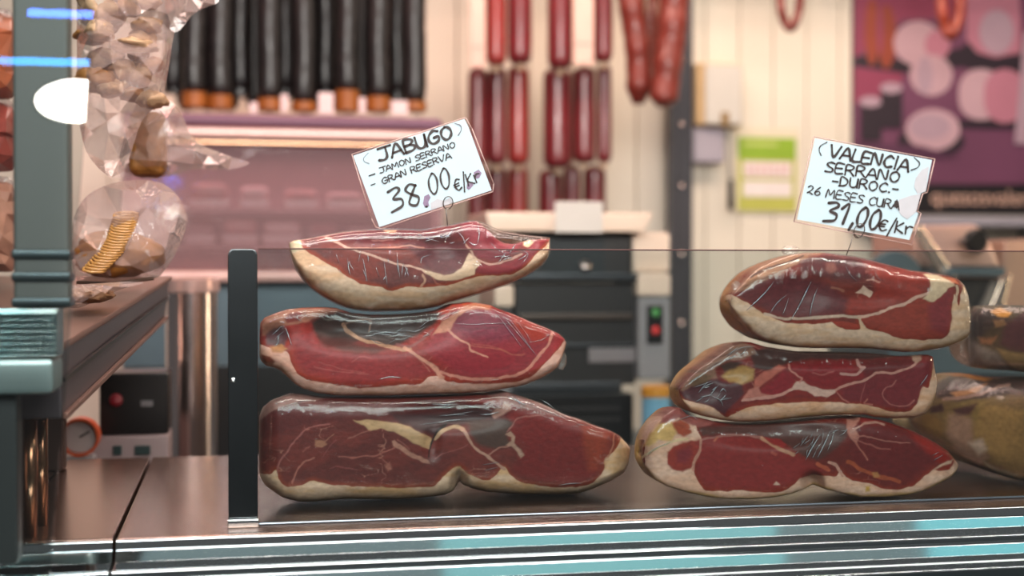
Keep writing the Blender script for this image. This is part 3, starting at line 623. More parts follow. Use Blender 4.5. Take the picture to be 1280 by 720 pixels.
h6_p = [
 ('poly', [(1064, 540), (1076, 530), (1100, 530), (1150, 546), (1176, 562), (1180, 578), (1160, 588), (1140, 604), (1118, 610), (1090, 600), (1066, 584), (1060, 566)], (112, 30, 30), 8),
 ('poly', [(1130, 536), (1160, 549), (1186, 566), (1194, 578), (1184, 586), (1172, 578), (1150, 558)], (160, 34, 24), 5),
 ('poly', [(834, 566), (842, 560), (853, 555), (875, 552), (876, 558), (870, 572), (864, 587), (853, 591.5), (842, 589.5), (835, 581.6)], (158, 54, 42), 1.8),
 ('poly', [(846, 566), (862, 560), (866, 570), (858, 582), (846, 580)], (136, 44, 50), 4),
 ('poly', [(836, 531), (849, 526), (861, 531), (864, 544), (854, 549), (842, 541)], (176, 76, 48), 2),
 ('poly', [(804, 560), (812, 545), (824, 531), (838, 529), (846, 544), (840, 554), (824, 552), (812, 560)], (226, 178, 112), 2.5),
 ('poly', [(829, 521), (842, 511), (852, 511), (872, 523), (896, 530), (880, 536), (864, 534), (848, 525), (836, 530), (824, 532)], (160, 84, 78), 1.8),
 ('line', [(803, 574), (814, 566), (826, 560), (842, 554), (858, 551)], 2.6, (236, 206, 160), .8),
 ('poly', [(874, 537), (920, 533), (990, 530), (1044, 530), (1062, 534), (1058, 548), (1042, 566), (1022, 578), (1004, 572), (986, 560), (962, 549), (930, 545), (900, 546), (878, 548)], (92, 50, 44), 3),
 ('poly', [(872, 552), (900, 546), (950, 550), (985, 566), (1010, 580), (1034, 590), (1008, 596), (985, 607), (960, 614), (900, 612), (880, 606), (870, 590), (872, 570)], (146, 44, 42), 5),
 ('line', [(876, 552), (898, 548), (926, 546), (952, 549)], 2.4, (176, 120, 110), .6),
 ('line', [(952, 550), (968, 559), (980, 566), (992, 570)], 4.0, (206, 150, 120), .85),
 ('poly', [(955, 549), (975, 551), (984, 558), (978, 562), (964, 556)], (160, 44, 42), 1.6),
 ('line', [(876, 553), (875, 564), (868, 578), (866, 590)], 3.2, (206, 142, 122), .85),
 ('line', [(893, 553), (897, 549)], 2.4, (200, 110, 84), .7),
 ('line', [(966, 568), (970, 570)], 4, (190, 90, 76), .7),
 ('poly', [(967, 608), (971, 603.6), (975, 607.6)], (222, 180, 160), 1),
 ('line', [(1022, 582), (1030, 586), (1036, 590)], 4.5, (200, 96, 66), .8),
 ('line', [(1036, 580), (1045, 583), (1049, 590), (1053, 597)], 3.0, (212, 154, 136), .9),
 ('poly', [(1058, 522), (1070, 519), (1075, 524), (1068, 536), (1075, 548), (1071, 556), (1063, 550), (1058, 538)], (200, 128, 112), 1.6),
 ('poly', [(1076, 524), (1090, 521), (1106, 530), (1090, 529), (1076, 534)], (152, 40, 40), 1.8),
 ('line', [(1064, 542), (1072, 537), (1082, 531.5), (1094, 529.5), (1106, 532)], 2.4, (206, 146, 130), .85),
 ('line', [(1072, 547), (1090, 549), (1112, 554), (1138, 556)], 2.0, (184, 112, 100), .75, .5),
 ('line', [(1067, 551), (1073, 560), (1079, 569), (1084, 577)], 2.0, (190, 112, 96), .7),
 ('line', [(1070, 552), (1084, 557), (1098, 562), (1112, 564)], 1.6, (180, 100, 90), .6),
 ('line', [(1060, 580), (1068, 583), (1075, 588), (1090, 595), (1105, 599), (1124, 604)], 5, (186, 88, 52), .75),
 ('poly', [(1090, 593), (1096, 592), (1100, 598), (1092, 599)], (196, 130, 80), 1.4),
 ('poly', [(1166, 590), (1174, 584), (1186, 578), (1192, 576), (1188, 581), (1178, 586)], (222, 180, 156), 1.4),
 ('poly', [(1082, 610), (1088, 610), (1088, 616), (1082, 616)], (214, 164, 76), 2),
]
RY = 1.390
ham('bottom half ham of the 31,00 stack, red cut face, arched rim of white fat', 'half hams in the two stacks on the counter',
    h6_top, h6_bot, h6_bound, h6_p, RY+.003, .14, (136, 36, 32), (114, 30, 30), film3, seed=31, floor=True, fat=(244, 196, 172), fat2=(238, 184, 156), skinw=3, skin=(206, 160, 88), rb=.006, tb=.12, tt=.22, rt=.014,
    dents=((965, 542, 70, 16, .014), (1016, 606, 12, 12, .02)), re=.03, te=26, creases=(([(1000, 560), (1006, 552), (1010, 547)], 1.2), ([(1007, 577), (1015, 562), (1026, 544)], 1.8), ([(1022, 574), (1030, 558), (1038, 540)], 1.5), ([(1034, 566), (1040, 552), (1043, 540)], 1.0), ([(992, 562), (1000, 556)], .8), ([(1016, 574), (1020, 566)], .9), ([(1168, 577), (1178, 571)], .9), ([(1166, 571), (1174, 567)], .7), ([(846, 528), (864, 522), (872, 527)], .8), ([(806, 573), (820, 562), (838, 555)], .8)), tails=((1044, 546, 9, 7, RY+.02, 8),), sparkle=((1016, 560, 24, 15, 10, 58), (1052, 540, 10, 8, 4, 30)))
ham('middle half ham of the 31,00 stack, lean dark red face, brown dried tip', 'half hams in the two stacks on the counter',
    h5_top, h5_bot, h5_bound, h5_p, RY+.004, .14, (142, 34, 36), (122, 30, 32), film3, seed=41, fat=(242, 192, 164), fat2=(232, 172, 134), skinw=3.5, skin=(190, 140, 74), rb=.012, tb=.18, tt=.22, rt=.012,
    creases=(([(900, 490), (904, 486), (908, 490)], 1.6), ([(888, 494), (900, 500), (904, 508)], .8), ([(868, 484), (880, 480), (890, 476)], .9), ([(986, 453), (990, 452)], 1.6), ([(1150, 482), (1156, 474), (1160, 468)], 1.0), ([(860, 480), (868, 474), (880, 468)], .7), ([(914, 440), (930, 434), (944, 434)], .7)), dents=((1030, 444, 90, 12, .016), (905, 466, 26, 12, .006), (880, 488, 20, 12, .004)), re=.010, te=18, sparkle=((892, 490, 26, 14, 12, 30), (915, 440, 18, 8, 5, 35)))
ham('top half ham with the 31,00 card, thick white fat below the red meat', 'half hams in the two stacks on the counter',
    h4_top, h4_bot, h4_bound, h4_p, RY+.006, .13, (128, 40, 36), (110, 36, 38), FILM_A, seed=51, fat=(246, 204, 176), fat2=(238, 188, 150), skinw=5, skin=(184, 122, 60), rb=.018, tb=.3, tt=.3, rt=.018,
    dents=((1000, 366, 34, 20, .006), (1080, 372, 40, 10, .003)), re=.010, te=18, creases=(([(933, 388), (945, 377), (958, 364), (968, 351)], 1.3), ([(988, 401), (998, 384), (1008, 364), (1014, 352)], 1.6), ([(962, 392), (972, 378), (984, 368)], 1.0), ([(1012, 396), (1016, 376), (1022, 360)], 1.2), ([(978, 394), (982, 384), (986, 372)], .8), ([(1092, 334), (1096, 346), (1104, 352)], .6), ([(1056, 330), (1062, 342), (1072, 352)], .6)), tails=((988, 313, 11, 7, RY+.06, 12), (920, 357, 6, 6, RY+.02, 14)))
# two darker hams with the rind outward at the end of the counter
h8_bot = [(1134, 525), (1140, 536), (1152, 546), (1180, 563), (1209, 581), (1231, 589), (1253, 597), (1271, 603), (1300, 604.5), (1340, 602), (1380, 592), (1410, 572), (1418, 556)]
h8_top = [(1134, 520), (1142, 500), (1156, 486), (1171, 478), (1187, 471), (1209, 470), (1245, 475), (1280, 474.6), (1320, 478), (1360, 490), (1400, 515), (1418, 545)]
h8_p = [
 ('poly', [(1166, 484), (1187, 471), (1209, 469), (1250, 475), (1300, 474), (1420, 480), (1420, 510), (1300, 500), (1262, 496), (1236, 500), (1200, 505), (1170, 500)], (72, 50, 44), 4),
 ('poly', [(1186, 471), (1210, 468), (1248, 476), (1232, 479), (1206, 474)], (186, 118, 54), 2),
 ('poly', [(1170, 483), (1188, 474), (1196, 482), (1184, 490), (1172, 492)], (60, 54, 52), 3),
 ('poly', [(1188, 494), (1212, 490), (1234, 482), (1220, 494), (1196, 500)], (176, 116, 72), 2.5),
 ('line', [(1180, 502), (1214, 498), (1244, 488), (1262, 484)], 4, (176, 132, 116), .7),
 ('poly', [(1160, 512), (1178, 507), (1180, 518), (1164, 519)], (76, 42, 44), 3),
 ('poly', [(1190, 514), (1222, 507), (1214, 520), (1196, 526)], (84, 46, 46), 4),
 ('poly', [(1228, 514), (1242, 510), (1300, 520), (1420, 526), (1420, 605), (1262, 600), (1228, 560), (1214, 540)], (170, 130, 78), 6),
 ('poly', [(1186, 520), (1214, 524), (1216, 552), (1236, 574), (1224, 586), (1196, 568), (1182, 545)], (170, 128, 106), 5),
 ('poly', [(1210, 556), (1228, 552), (1234, 566), (1224, 572)], (206, 176, 156), 4),
 ('poly', [(1272, 596), (1250, 590), (1230, 580), (1240, 590), (1262, 602)], (176, 164, 130), 3),
 ('poly', [(1136, 524), (1160, 520), (1180, 530), (1176, 550), (1150, 544)], (142, 102, 56), 4),
]
yslope8 = lambda U: 1.448 + np.clip(1290-U, -6, 200)*.00105
ham('lower dark ham at the far right end, yellowish rind outward in clear film', 'dark hams at the far end of the counter',
    h8_top, h8_bot, [(1100, 700), (1500, 700)], h8_p, yslope8, .15, (150, 108, 72), (128, 88, 66), film3, N=220, M=90, seed=61, floor=True, fat=(190, 134, 96), skinw=3, skin=(150, 130, 90), rb=.016, tb=.25, tt=.4, rt=.05, re=.03, te=26, marb=.2, rimw=1.0,
    tails=())
h7_bot = [(1210.5, 440), (1212, 452), (1218, 458), (1230, 461), (1248, 462), (1264, 463), (1280, 465), (1310, 468), (1350, 470), (1400, 462), (1430, 440)]
h7_top = [(1210.5, 404), (1211.4, 390), (1214, 385.5), (1222, 383), (1240, 382.4), (1262, 381.6), (1285, 381.6), (1330, 384), (1380, 392), (1420, 408), (1430, 420)]
h7_p = [
 ('poly', [(1211, 392), (1222, 386), (1240, 388), (1256, 394), (1262, 404), (1240, 408), (1228, 420), (1214, 421)], (62, 46, 42), 3),
 ('poly', [(1238, 389), (1250, 385), (1264, 391), (1260, 397), (1246, 396)], (206, 134, 52), 2),
 ('poly', [(1240, 400), (1254, 399), (1260, 406), (1244, 409)], (132, 92, 62), 2),
 ('poly', [(1258, 404), (1280, 390), (1430, 392), (1430, 440), (1280, 440), (1262, 436), (1250, 430)], (84, 46, 48), 4),
 ('poly', [(1246, 436), (1262, 440), (1300, 444), (1430, 444), (1430, 470), (1280, 468), (1258, 454)], (150, 116, 76), 3),
 ('poly', [(1222, 420), (1232, 424), (1246, 420), (1240, 430), (1226, 430)], (142, 88, 58), 3),
 ('poly', [(1210, 424), (1222, 430), (1246, 440), (1260, 458), (1262, 466), (1210, 460)], (138, 116, 106), 4),
]
yslope7 = lambda U: 1.462 + np.clip(1290-U, -6, 200)*.00095
ham('upper dark ham at the far right end, brown dried end in creased film', 'dark hams at the far end of the counter',
    h7_top, h7_bot, [(1100, 700), (1500, 700)], h7_p, yslope7, .13, (84, 58, 48), (66, 44, 38), FILM_A, N=200, M=80, seed=71, fat=(190, 134, 96), skinw=2, skin=(130, 100, 84), rb=.02, tb=.3, tt=.3, rt=.02, re=.03, te=20, marb=.2, rimw=1.0,
    tails=((1214, 388, 5, 5, 1.57, 21),))
# ------------------------------------------------------------------ price cards
GL = {
'J': (.9, [[(.15, 1), (1, 1)], [(.65, 1), (.66, .25), (.45, .02), (.08, .1)]]),
'A': (.85, [[(0, 0), (.42, 1), (.82, 0)], [(.14, .33), (.7, .36)]]),
'B': (.8, [[(.08, 0), (.05, 1), (.5, .98), (.64, .78), (.45, .56), (.08, .52)], [(.42, .55), (.74, .34), (.6, .06), (.08, 0)]]),
'U': (.8, [[(0, 1), (.06, .25), (.3, 0), (.6, .18), (.66, 1)], [(.66, 1), (.7, 0)]]),
'G': (.85, [[(.72, .88), (.42, 1), (.1, .7), (.05, .3), (.3, 0), (.66, .1), (.72, .45), (.4, .45)]]),
'O': (.85, [[(.35, 1), (.1, .8), (.03, .42), (.2, .05), (.45, 0), (.68, .3), (.68, .7), (.5, .96), (.35, 1)]]),
'M': (1.0, [[(0, 0), (.1, 1), (.42, .35), (.75, 1), (.88, 0)]]),
'N': (.85, [[(0, 0), (.06, 1), (.62, .03), (.68, 1)]]),
'S': (.72, [[(.62, .92), (.35, 1), (.08, .82), (.25, .56), (.55, .38), (.5, .06), (.02, .04)]]),
'E': (.72, [[(.6, 1), (.06, .98), (.04, .02), (.6, .02)], [(.05, .5), (.5, .52)]]),
'R': (.78, [[(.05, 0), (.05, 1), (.5, .97), (.6, .76), (.4, .53), (.06, .48)], [(.32, .5), (.7, 0)]]),
'V': (.8, [[(0, 1), (.36, 0), (.75, 1)]]),
'L': (.68, [[(.08, 1), (.05, .02), (.6, .02)]]),
'C': (.75, [[(.66, .85), (.42, 1), (.12, .72), (.06, .32), (.3, 0), (.66, .12)]]),
'I': (.35, [[(.15, .85), (.13, 0)], [(.15, 1.08), (.17, 1.0)]]),
'D': (.8, [[(.08, 0), (.06, 1), (.5, .86), (.68, .5), (.5, .12), (.0, .0)]]),
'2': (.75, [[(.05, .78), (.3, 1), (.55, .8), (.42, .45), (.05, .05), (.25, .18), (.65, .0)]]),
'6': (.75, [[(.5, 1), (.16, .6), (.06, .25), (.3, 0), (.6, .2), (.45, .5), (.12, .36)]]),
'3': (.8, [[(.05, .92), (.5, 1), (.62, .82), (.22, .55), (.62, .42), (.58, .12), (0, .0)]]),
'8': (.78, [[(.62, .85), (.35, 1), (.08, .82), (.3, .55), (.62, .3), (.42, 0), (.1, .18), (.3, .5), (.62, .88)]]),
'1': (.55, [[(.0, .72), (.36, 1), (.24, 0)]]),
'0': (.68, [[(.35, 1), (.1, .72), (.05, .3), (.2, 0), (.42, .12), (.55, .55), (.48, .9), (.35, 1)]]),
',': (.32, [[(.18, .14), (.05, -.22)]]),
'.': (.3, [[(.08, .05), (.14, .03)]]),
'-': (.62, [[(.05, .42), (.5, .42)]]),
'e': (.75, [[(.66, .9), (.4, 1), (.14, .72), (.1, .3), (.32, 0), (.66, .14)], [(0, .6), (.5, .62)], [(0, .4), (.46, .4)]]),
'/': (.5, [[(0, -.35), (.5, 1.35)]]),
'K': (.75, [[(.08, 1.05), (.04, 0)], [(.6, .95), (.1, .45), (.66, 0)]]),
'r': (.6, [[(.05, .7), (.1, 0)], [(.08, .42), (.3, .7), (.58, .66)]]),
'(': (.4, [[(.36, 1.1), (.06, .7), (.05, .3), (.28, -.1)]]),
')': (.4, [[(.0, 1.1), (.34, .75), (.33, .3), (.05, -.1)]]),
' ': (.45, []),
}
def ink_strokes(b, pts, w, plane, y, rnd):
    """flat marker ribbon along crop-space points"""
    p = smooth_curve(pts, 5) if len(pts) > 2 else np.array(pts, float)
    if len(p) == 2: p = np.array([p[0], (p[0]+p[1])/2, p[1]])
    d = np.gradient(p, axis=0); d /= np.maximum(1e-6, np.hypot(d[:, 0], d[:, 1]))[:, None]
    nrm = np.stack([-d[:, 1], d[:, 0]], 1)
    ww = (w*.5*(1+.18*np.sin(np.arange(len(p))*.7+rnd)))[:, None]
    L = p+nrm*ww; R = p-nrm*ww
    def W(q): return [Vector(x) for x in at(*plane(q), y)]
    l3, r3 = W(L), W(R)
    n = 10
    for c3, pp in ((0, p[0]), (1, p[-1])):
        circ = np.array([[pp[0]+w*.5*math.cos(2*PI*k/n), pp[1]+w*.5*math.sin(2*PI*k/n)] for k in range(n)])
        b.faces.new([b.verts.new(v) for v in W(circ)])
    lv = [b.verts.new(v) for v in l3]; rv = [b.verts.new(v) for v in r3]
    for i in range(len(p)-1): b.faces.new((lv[i], lv[i+1], rv[i+1], rv[i]))
def write_line(name, txt, x0, y0, x1, y1, h, w, plane, y, m, root, slant=.08, seed=0):
    b = bmesh.new(); tot = sum(GL[c][0] for c in txt)
    L = math.hypot(x1-x0, y1-y0); d = np.array([(x1-x0)/L, (y1-y0)/L]); up = np.array([d[1], -d[0]]); cx = L/tot
    rnd = random.Random(seed); pos = 0.0
    for c in txt:
        adv, st = GL[c]
        dy = rnd.uniform(-.04, .04)
        for s_ in st:
            pts = [np.array([x0, y0]) + d*((pos+(px*.95))*cx + slant*py*h) + up*(py+dy)*h for px, py in s_]
            ink_strokes(b, [tuple(q) for q in pts], w, plane, y, seed)
        pos += adv
    me = bpy.data.meshes.new(name); b.to_mesh(me); b.free()
    return link(name, me, m, root)
INK = mat('black_marker_ink', (10, 10, 13), .6, var=.25, scale=200)
INK_F = mat('faded_marker_ink', (96, 96, 108), .6, var=.3, scale=200)
INK_P = mat('smudged_violet_ink', (120, 104, 132), .7, var=.3, scale=300)
PAPER = mat('white_card', (174, 199, 209), .6, var=.03, scale=40)
PAPER_W = mat('worn_card_patch', (178, 180, 186), .8, var=.12, scale=120)
SLEEVE = film_mat('card_sleeve', 12, .12, .06, .03, .8, hazecol=(215, 170, 160))
SLEEVE_E = mat('sleeve_edge', (178, 150, 144), .35, var=.15, scale=90)
WIRE = mat('steel_wire', (110, 104, 100), .3, .9)
def card(label, outer, inner, crop, y, pin, loop, lines, patches):
    k = crop[2]
    plane = lambda q: (crop[0]+np.asarray(q)[:, 0]/k, crop[1]+np.asarray(q)[:, 1]/k)
    W = lambda pts, yy: [Vector(x) for x in at(*plane(np.array(pts, float)), yy)]
    base = P(pin[-1][0], pin[-1][1], y)
    root = thing('price_card', label, 'price card', base, 'price cards pinned into the hams')
    def slab(name, pts, ya, yb, m):
        A, B = W(pts, ya), W(pts, yb); mb = MB(); b = mb.b
        a = [b.verts.new(v) for v in A]; c = [b.verts.new(v) for v in B]; n = len(a)
        b.faces.new(a); b.faces.new(c[::-1])
        for i in range(n): b.faces.new((a[i], c[i], c[(i+1) % n], a[(i+1) % n]))
        return mb.build(name, m, root)
    slab('card_paper', inner, y-.0004, y+.0004, PAPER)
    slab('plastic_sleeve', outer, y-.0016, y+.0016, SLEEVE)
    mb = MB(); E = W(outer+[outer[0]], y)
    for a, c in zip(E, E[1:]): mb.tube([a, c], .0006, 8)
    mb.build('sleeve_border', SLEEVE_E, root, True)
    for (nm, pts, m) in patches: slab(nm, pts, y-.0009, y-.0005, m)
    for i, ln in enumerate(lines):
        txt, a, h, w, m = ln
        write_line('lettering', txt, a[0], a[1], a[2], a[3], h, w*1.12, plane, y-.0012, m, root, seed=i*7+3)
    mb = MB()
    c = P(loop[0], loop[1], y-.004); rx = (P(loop[0]+loop[2], loop[1], y)-P(loop[0], loop[1], y)).x
    pts = [c+Vector((rx*math.sin(t), .004*math.cos(t), -rx*1.25*math.cos(t))) for t in np.linspace(0.15, 2*PI, 26)]
    st = [P(u_, v_, y-.003) for u_, v_ in pin]
    mb.tube(pts[::-1]+st, .0006, 8)
    mb.build('wire_pin', WIRE, root, True)
    return root
c1 = (430, 140, 4.8)
card('white hand-lettered card in clear sleeve priced 38.00, pinned in the top ham',
     [(47, 254), (728, 34), (768, 100), (898, 430), (893, 478), (222, 700), (190, 690), (165, 640)], [(55, 262), (722, 42), (745, 85), (886, 470), (212, 690)],
     c1, 1.515, [(557.5, 262), (558.5, 270), (559.5, 283)], (560, 253.5, 6),
     [('(', (120, 312, 165, 298), 52, 3.5, INK_F), ('JABUGO', (206, 300, 668, 150), 74, 14, INK), (')', (680, 135, 715, 124), 62, 5, INK_F),
      ('JAMON SERRANO', (214, 370, 676, 207), 32, 6, INK), ('GRAN RESERVA', (232, 432, 650, 274), 35, 6.5, INK),
      ('-', (152, 400, 202, 382), 38, 6, INK), ('-', (162, 452, 200, 438), 30, 5, INK),
      ('38', (290, 606, 480, 538), 132, 13, INK), ('00', (518, 496, 664, 448), 122, 10, INK), ('.', (486, 572, 512, 560), 60, 11, INK), ('e/Kr', (672, 476, 826, 410), 66, 9, INK)],
     [('ink_smudge', [(482, 505), (508, 492), (520, 512), (506, 540), (512, 566), (484, 572), (474, 548)], INK_P), ('ink_smudge', [(738, 430), (770, 416), (776, 440), (750, 468), (736, 458)], INK_P), ('ink_smudge', [(778, 362), (808, 345), (826, 366), (812, 396), (784, 402)], INK_P),
      ('worn_patch', [(520, 545), (560, 520), (600, 532), (640, 512), (650, 545), (560, 576), (522, 582)], PAPER_W)])
c2 = (980, 160, 4.8)
card('white hand-lettered card in clear sleeve priced 31,00, one edge torn',
     [(178, 52), (905, 186), (860, 386), (832, 396), (800, 500), (822, 512), (766, 700), (60, 562)], [(186, 62), (888, 192), (850, 380), (822, 392), (792, 502), (806, 512), (752, 672), (78, 548)],
     c2, 1.465, [(1067, 292), (1064, 303), (1058, 319)], (1074, 288.5, 6.5),
     [('(', (200, 150, 238, 160), 72, 6, INK), ('VALENCIA', (268, 170, 752, 262), 70, 13, INK), (')', (758, 246, 806, 258), 66, 6, INK),
      ('SERRANO', (244, 262, 700, 326), 60, 10, INK), ('-DUROC.-', (284, 338, 690, 394), 54, 9, INK), ('26 MESES CURA', (134, 392, 694, 492), 50, 7, INK),
      ('31,00', (236, 556, 580, 612), 122, 14, INK), ('e/Kr', (562, 616, 768, 640), 66, 9, INK)],
     [('worn_patch', [(690, 430), (760, 405), (820, 396), (792, 505), (740, 548), (700, 520), (676, 470)], PAPER_W), ('worn_patch', [(790, 300), (826, 250), (870, 230), (850, 380), (800, 395), (780, 350)], PAPER_W), ('ink_smudge', [(662, 440), (680, 428), (690, 470), (676, 486), (664, 468)], INK)])
# ------------------------------------------------------------------ counter, rails, glass
STEEL = mat('brushed_steel_counter', (150, 124, 112), .24, .92, var=.06, scale=6)
ALU = mat('polished_aluminium', (205, 212, 214), .075, 1.0, var=.0, scale=2)
XJ = -.1108; XJ2 = -.2195
def slab_thing(name, label, cat, x0, x1, y0, y1, z0, z1, m, bev=.002):
    o = MB().box((x0, y0, z0), (x1, y1, z1), bev).build(name, m, smooth='auto'); return tag(o, label, cat)
slab_thing('steel_counter_top', 'long brushed steel counter top the two ham stacks stand on', 'counter', XJ+.0016, 1.5, 1.336, 1.914, -.03, 0, STEEL)
slab_thing('steel_counter_top', 'narrow steel counter section between the two dark joints by the glass post', 'counter', XJ2+.0016, XJ-.0016, 1.336, 1.914, -.03, 0, STEEL)
slab_thing('steel_counter_top', 'steel counter section in the dark corner under the clamped steel post', 'counter', -.62, XJ2-.0016, 1.336, 1.914, -.03, 0, STEEL)
def rail_piece(x0, x1, label):
    def rnd_(c, r, a0, a1, n=6): return [(c[0]+r*math.cos(math.radians(a0+(a1-a0)*i/n)), c[1]+r*math.sin(math.radians(a0+(a1-a0)*i/n))) for i in range(n+1)]
    pr = [(1.3355, -.0006)] + rnd_((1.3308, -.0022), .0016, 90, 180) + [(1.3292, -.0096)] + rnd_((1.3283, -.0106), .0012, 10, 130, 5)[:0] + rnd_((1.3300, -.0116), .0012, 100, 140, 3) + [(1.32146, -.0198)] + rnd_((1.3205, -.0212), .0010, 140, 95, 3)
    pr += [(1.2895, -.0208)] + rnd_((1.2880, -.0226), .0016, 90, 180) + [(1.2864, -.0286)] + rnd_((1.2872, -.0306), .0012, 100, 140, 3) + [(1.2782, -.0388)] + rnd_((1.2774, -.0400), .0010, 140, 95, 3) + [(1.2285, -.0396)] + rnd_((1.2270, -.0412), .0016, 90, 180) + [(1.2254, -.12), (1.3355, -.12), (1.3355, -.031)]
    q_ = []
    for a_, c_ in zip(pr, pr[1:]+pr[:1]):
        q_.append(a_); L_ = math.hypot(c_[0]-a_[0], c_[1]-a_[1])
        if L_ > .002:
            for t_ in (.0003/L_, 1-.0003/L_): q_.append((a_[0]+(c_[0]-a_[0])*t_, a_[1]+(c_[1]-a_[1])*t_))
    mb = MB(); mb.prism(q_, x0, x1, 'x'); o = mb.build('stepped_front_rail', ALU, smooth='auto')
    return tag(o, label, 'rail')
rail_piece(XJ+.0016, 1.5, 'stepped polished aluminium rail along the front of the counter below the hams')
rail_piece(-.62, XJ-.0016, 'short stepped aluminium rail in front of the narrow counter section')
MB().box((-.9, 1.24, -1.1), (1.6, 1.90, -.125), .004).box((-.9, 1.336, -.125), (1.6, 1.90, -.0305)).build('display_case_body', mat('case_body_steel', (120, 118, 116), .4, .6))
tag(bpy.data.objects['display_case_body'], 'steel body of the display case under the counter top', 'display case')
GLASS = glass_mat('clear_glass'); GEDGE = mat('glass_edge', (84, 58, 56), .2, 0, var=.1, coat=.5)
gx0 = P(323, 500, 1.385).x; gz = float(at(800, 312.4, 1.386)[2])
g = thing('front_glass_panel', 'low clear glass panel standing along the counter in front of the hams', 'glass panel', (gx0, 1.398, 0))
MB().box((gx0, 1.382, .0005), (1.5, 1.388, gz-.0008)).build('glass_pane', GLASS, g)
MB().box((gx0, 1.3818, gz-.0008), (1.5, 1.3882, gz+.0006), .0004).build('ground_top_edge', GEDGE, g)
MB().box((gx0, 1.3765, .0002), (1.5, 1.3812, .0025), .001).build('sealing_strip', mat('seal_strip', (110, 122, 132), .2, .7), g)
DKST = mat('dark_polished_steel', (84, 90, 92), .2, 1.0, var=.3, scale=14)
py = 1.37
a = P(285, 500, py).x; b_ = P(322.5, 500, py).x; zt = P(304, 311, py).z
pz = thing('glass_clamp_post', 'dark polished steel upright clamping the end of the glass beside the ham stack', 'post', ((a+b_)/2, py, 0))
mb = MB(); mb.prism([(a, .0085), (b_, .0085), (b_, zt-.005), (b_-.002, zt-.0015), (b_-.005, zt), (a+.005, zt), (a+.002, zt-.0015), (a, zt-.005)], py, py+.022, 'y', .0012); mb.build('upright', DKST, pz, 'auto')
MB().box((a-.0004, py-.004, .0003), (b_+.0004, py+.026, .0082), .001).build('foot_plate', ALU, pz, 'auto')
mb = MB()
mb.lathe([(.0, -.0016), (.002, -.0016), (.0024, 0)], ((a+.005), py, P(291, 475, py).z), 14, 'y')
mb.build('screw', ALU, pz, True)
# ------------------------------------------------------------------ the room
def struct(o): o['kind'] = 'structure'; return o
YW = 4.2
WALL = mat('cream_wall_board', (230, 220, 204), .5, var=.04, scale=5)
mb = MB(); x = -2.2
while x < 4.2:
    mb.box((x, YW, -1.1), (x+.112, YW+.03, 2.0), .004); x += .115
mb.box((-2.2, YW+.025, -1.1), (4.3, YW+.1, 2.0))
struct(mb.build('wall_back', WALL))
struct(MB().box((-4, -4, -1.2), (5, 4.3, -1.1)).build('floor', mat('grey_floor_tiles', (96, 122, 126), .4)))
struct(MB().box((-2.2, 2.0, 2.0), (4.3, 4.3, 2.1)).build('ceiling', mat('pale_ceiling', (200, 194, 188), .6)))
CREAM = mat('cream_enamel', (226, 204, 184), .35, var=.05, coat=.3)
GREYE = mat('grey_enamel', (138, 136, 138), .35, var=.06, coat=.2)
DARK = mat('dark_plastic', (36, 34, 34), .35, var=.15)
BLACK = mat('black_plastic', (16, 15, 16), .3, var=.2)
MAUVE = mat('mauve_enamel', (104, 70, 92), .4, var=.08)
CHROME = mat('curved_chrome', (206, 190, 186), .2, 1.0, var=.05, scale=5)
SLATE = mat('slate_steel', (84, 98, 106), .4, .5, var=.1)
WHITE = mat('white_plastic', (206, 200, 192), .4, var=.04)
# workbench along the back
bt = tag(MB().box((-1.6, 2.02, -.28), (3.9, 4.19, -.25), .004).build('grey_worktop', SLATE), 'grey steel worktop behind the counter carrying the slicing machines', 'worktop')
tag(MB().box((-1.6, 2.06, -1.1), (3.9, 4.18, -.281)).build('back_workbench', mat('bench_dark', (44, 42, 42), .5)), 'dark workbench body under the grey worktop behind the counter', 'workbench')
# ---- perforated upright on the wall
lo, hi = pbox(839, 0, 866, 400, 4.08, .05)
up = thing('perforated_upright', 'dark grey perforated steel upright standing against the cream wall', 'upright', ((lo[0]+hi[0])/2, 4.08, -.25))
cx = (lo[0]+hi[0])/2; w = hi[0]-lo[0]
mb = MB(); z0, z1 = -.2495, 1.998
mb.prism([(cx-w/2, 4.08), (cx-w*.18, 4.08), (cx-w*.18, 4.086), (cx+w*.18, 4.086), (cx+w*.18, 4.08), (cx+w/2, 4.08), (cx+w/2, 4.13), (cx-w/2, 4.13)], z0, z1, 'z', .002)
mb.build('post', mat('graphite_steel', (70, 70, 76), .4, .6), up)
for k, v in enumerate((75, 155, 232, 318, 404)):
    p = P(853, v, 4.08)
    MB().lathe([(0, -.006), (.008, -.006), (.010, 0), (.010, .004)], (cx, 4.083, p.z), 16, 'y').build('bolt', CHROME, up, True)
# ---- junction box
lo, hi = pbox(870, 79, 929, 157, 4.10, .1)
jb = thing('junction_box', 'cream electrical junction box on the wall beside the dark upright', 'junction box', ((lo[0]+hi[0])/2, 4.15, lo[2]))
MB().box(lo, (hi[0], YW-.001, hi[2]), .008).build('box_body', mat('beige_plastic', (196, 164, 120), .5), jb, 'auto')
l2, h2 = pbox(882, 81, 928, 155, 4.088, .012); MB().box(l2, h2, .005).build('box_lid', WHITE, jb, 'auto')
l2, h2 = pbox(902, 140, 912, 157, 4.080, .008); MB().box(l2, h2, .003).build('latch', mat('brass_latch', (150, 120, 80), .4, .5), jb, 'auto')
lo, hi = pbox(867, 160, 906, 203, 4.12, .05)
tag(MB().box(lo, (hi[0], YW-.001, hi[2]), .006).build('cable_conduit_box', mat('lilac_grey_plastic', (168, 160, 172), .5)), 'grey cable conduit box on the wall under the cream junction box', 'conduit box')  # conduit box for the wall cables, not an outlet
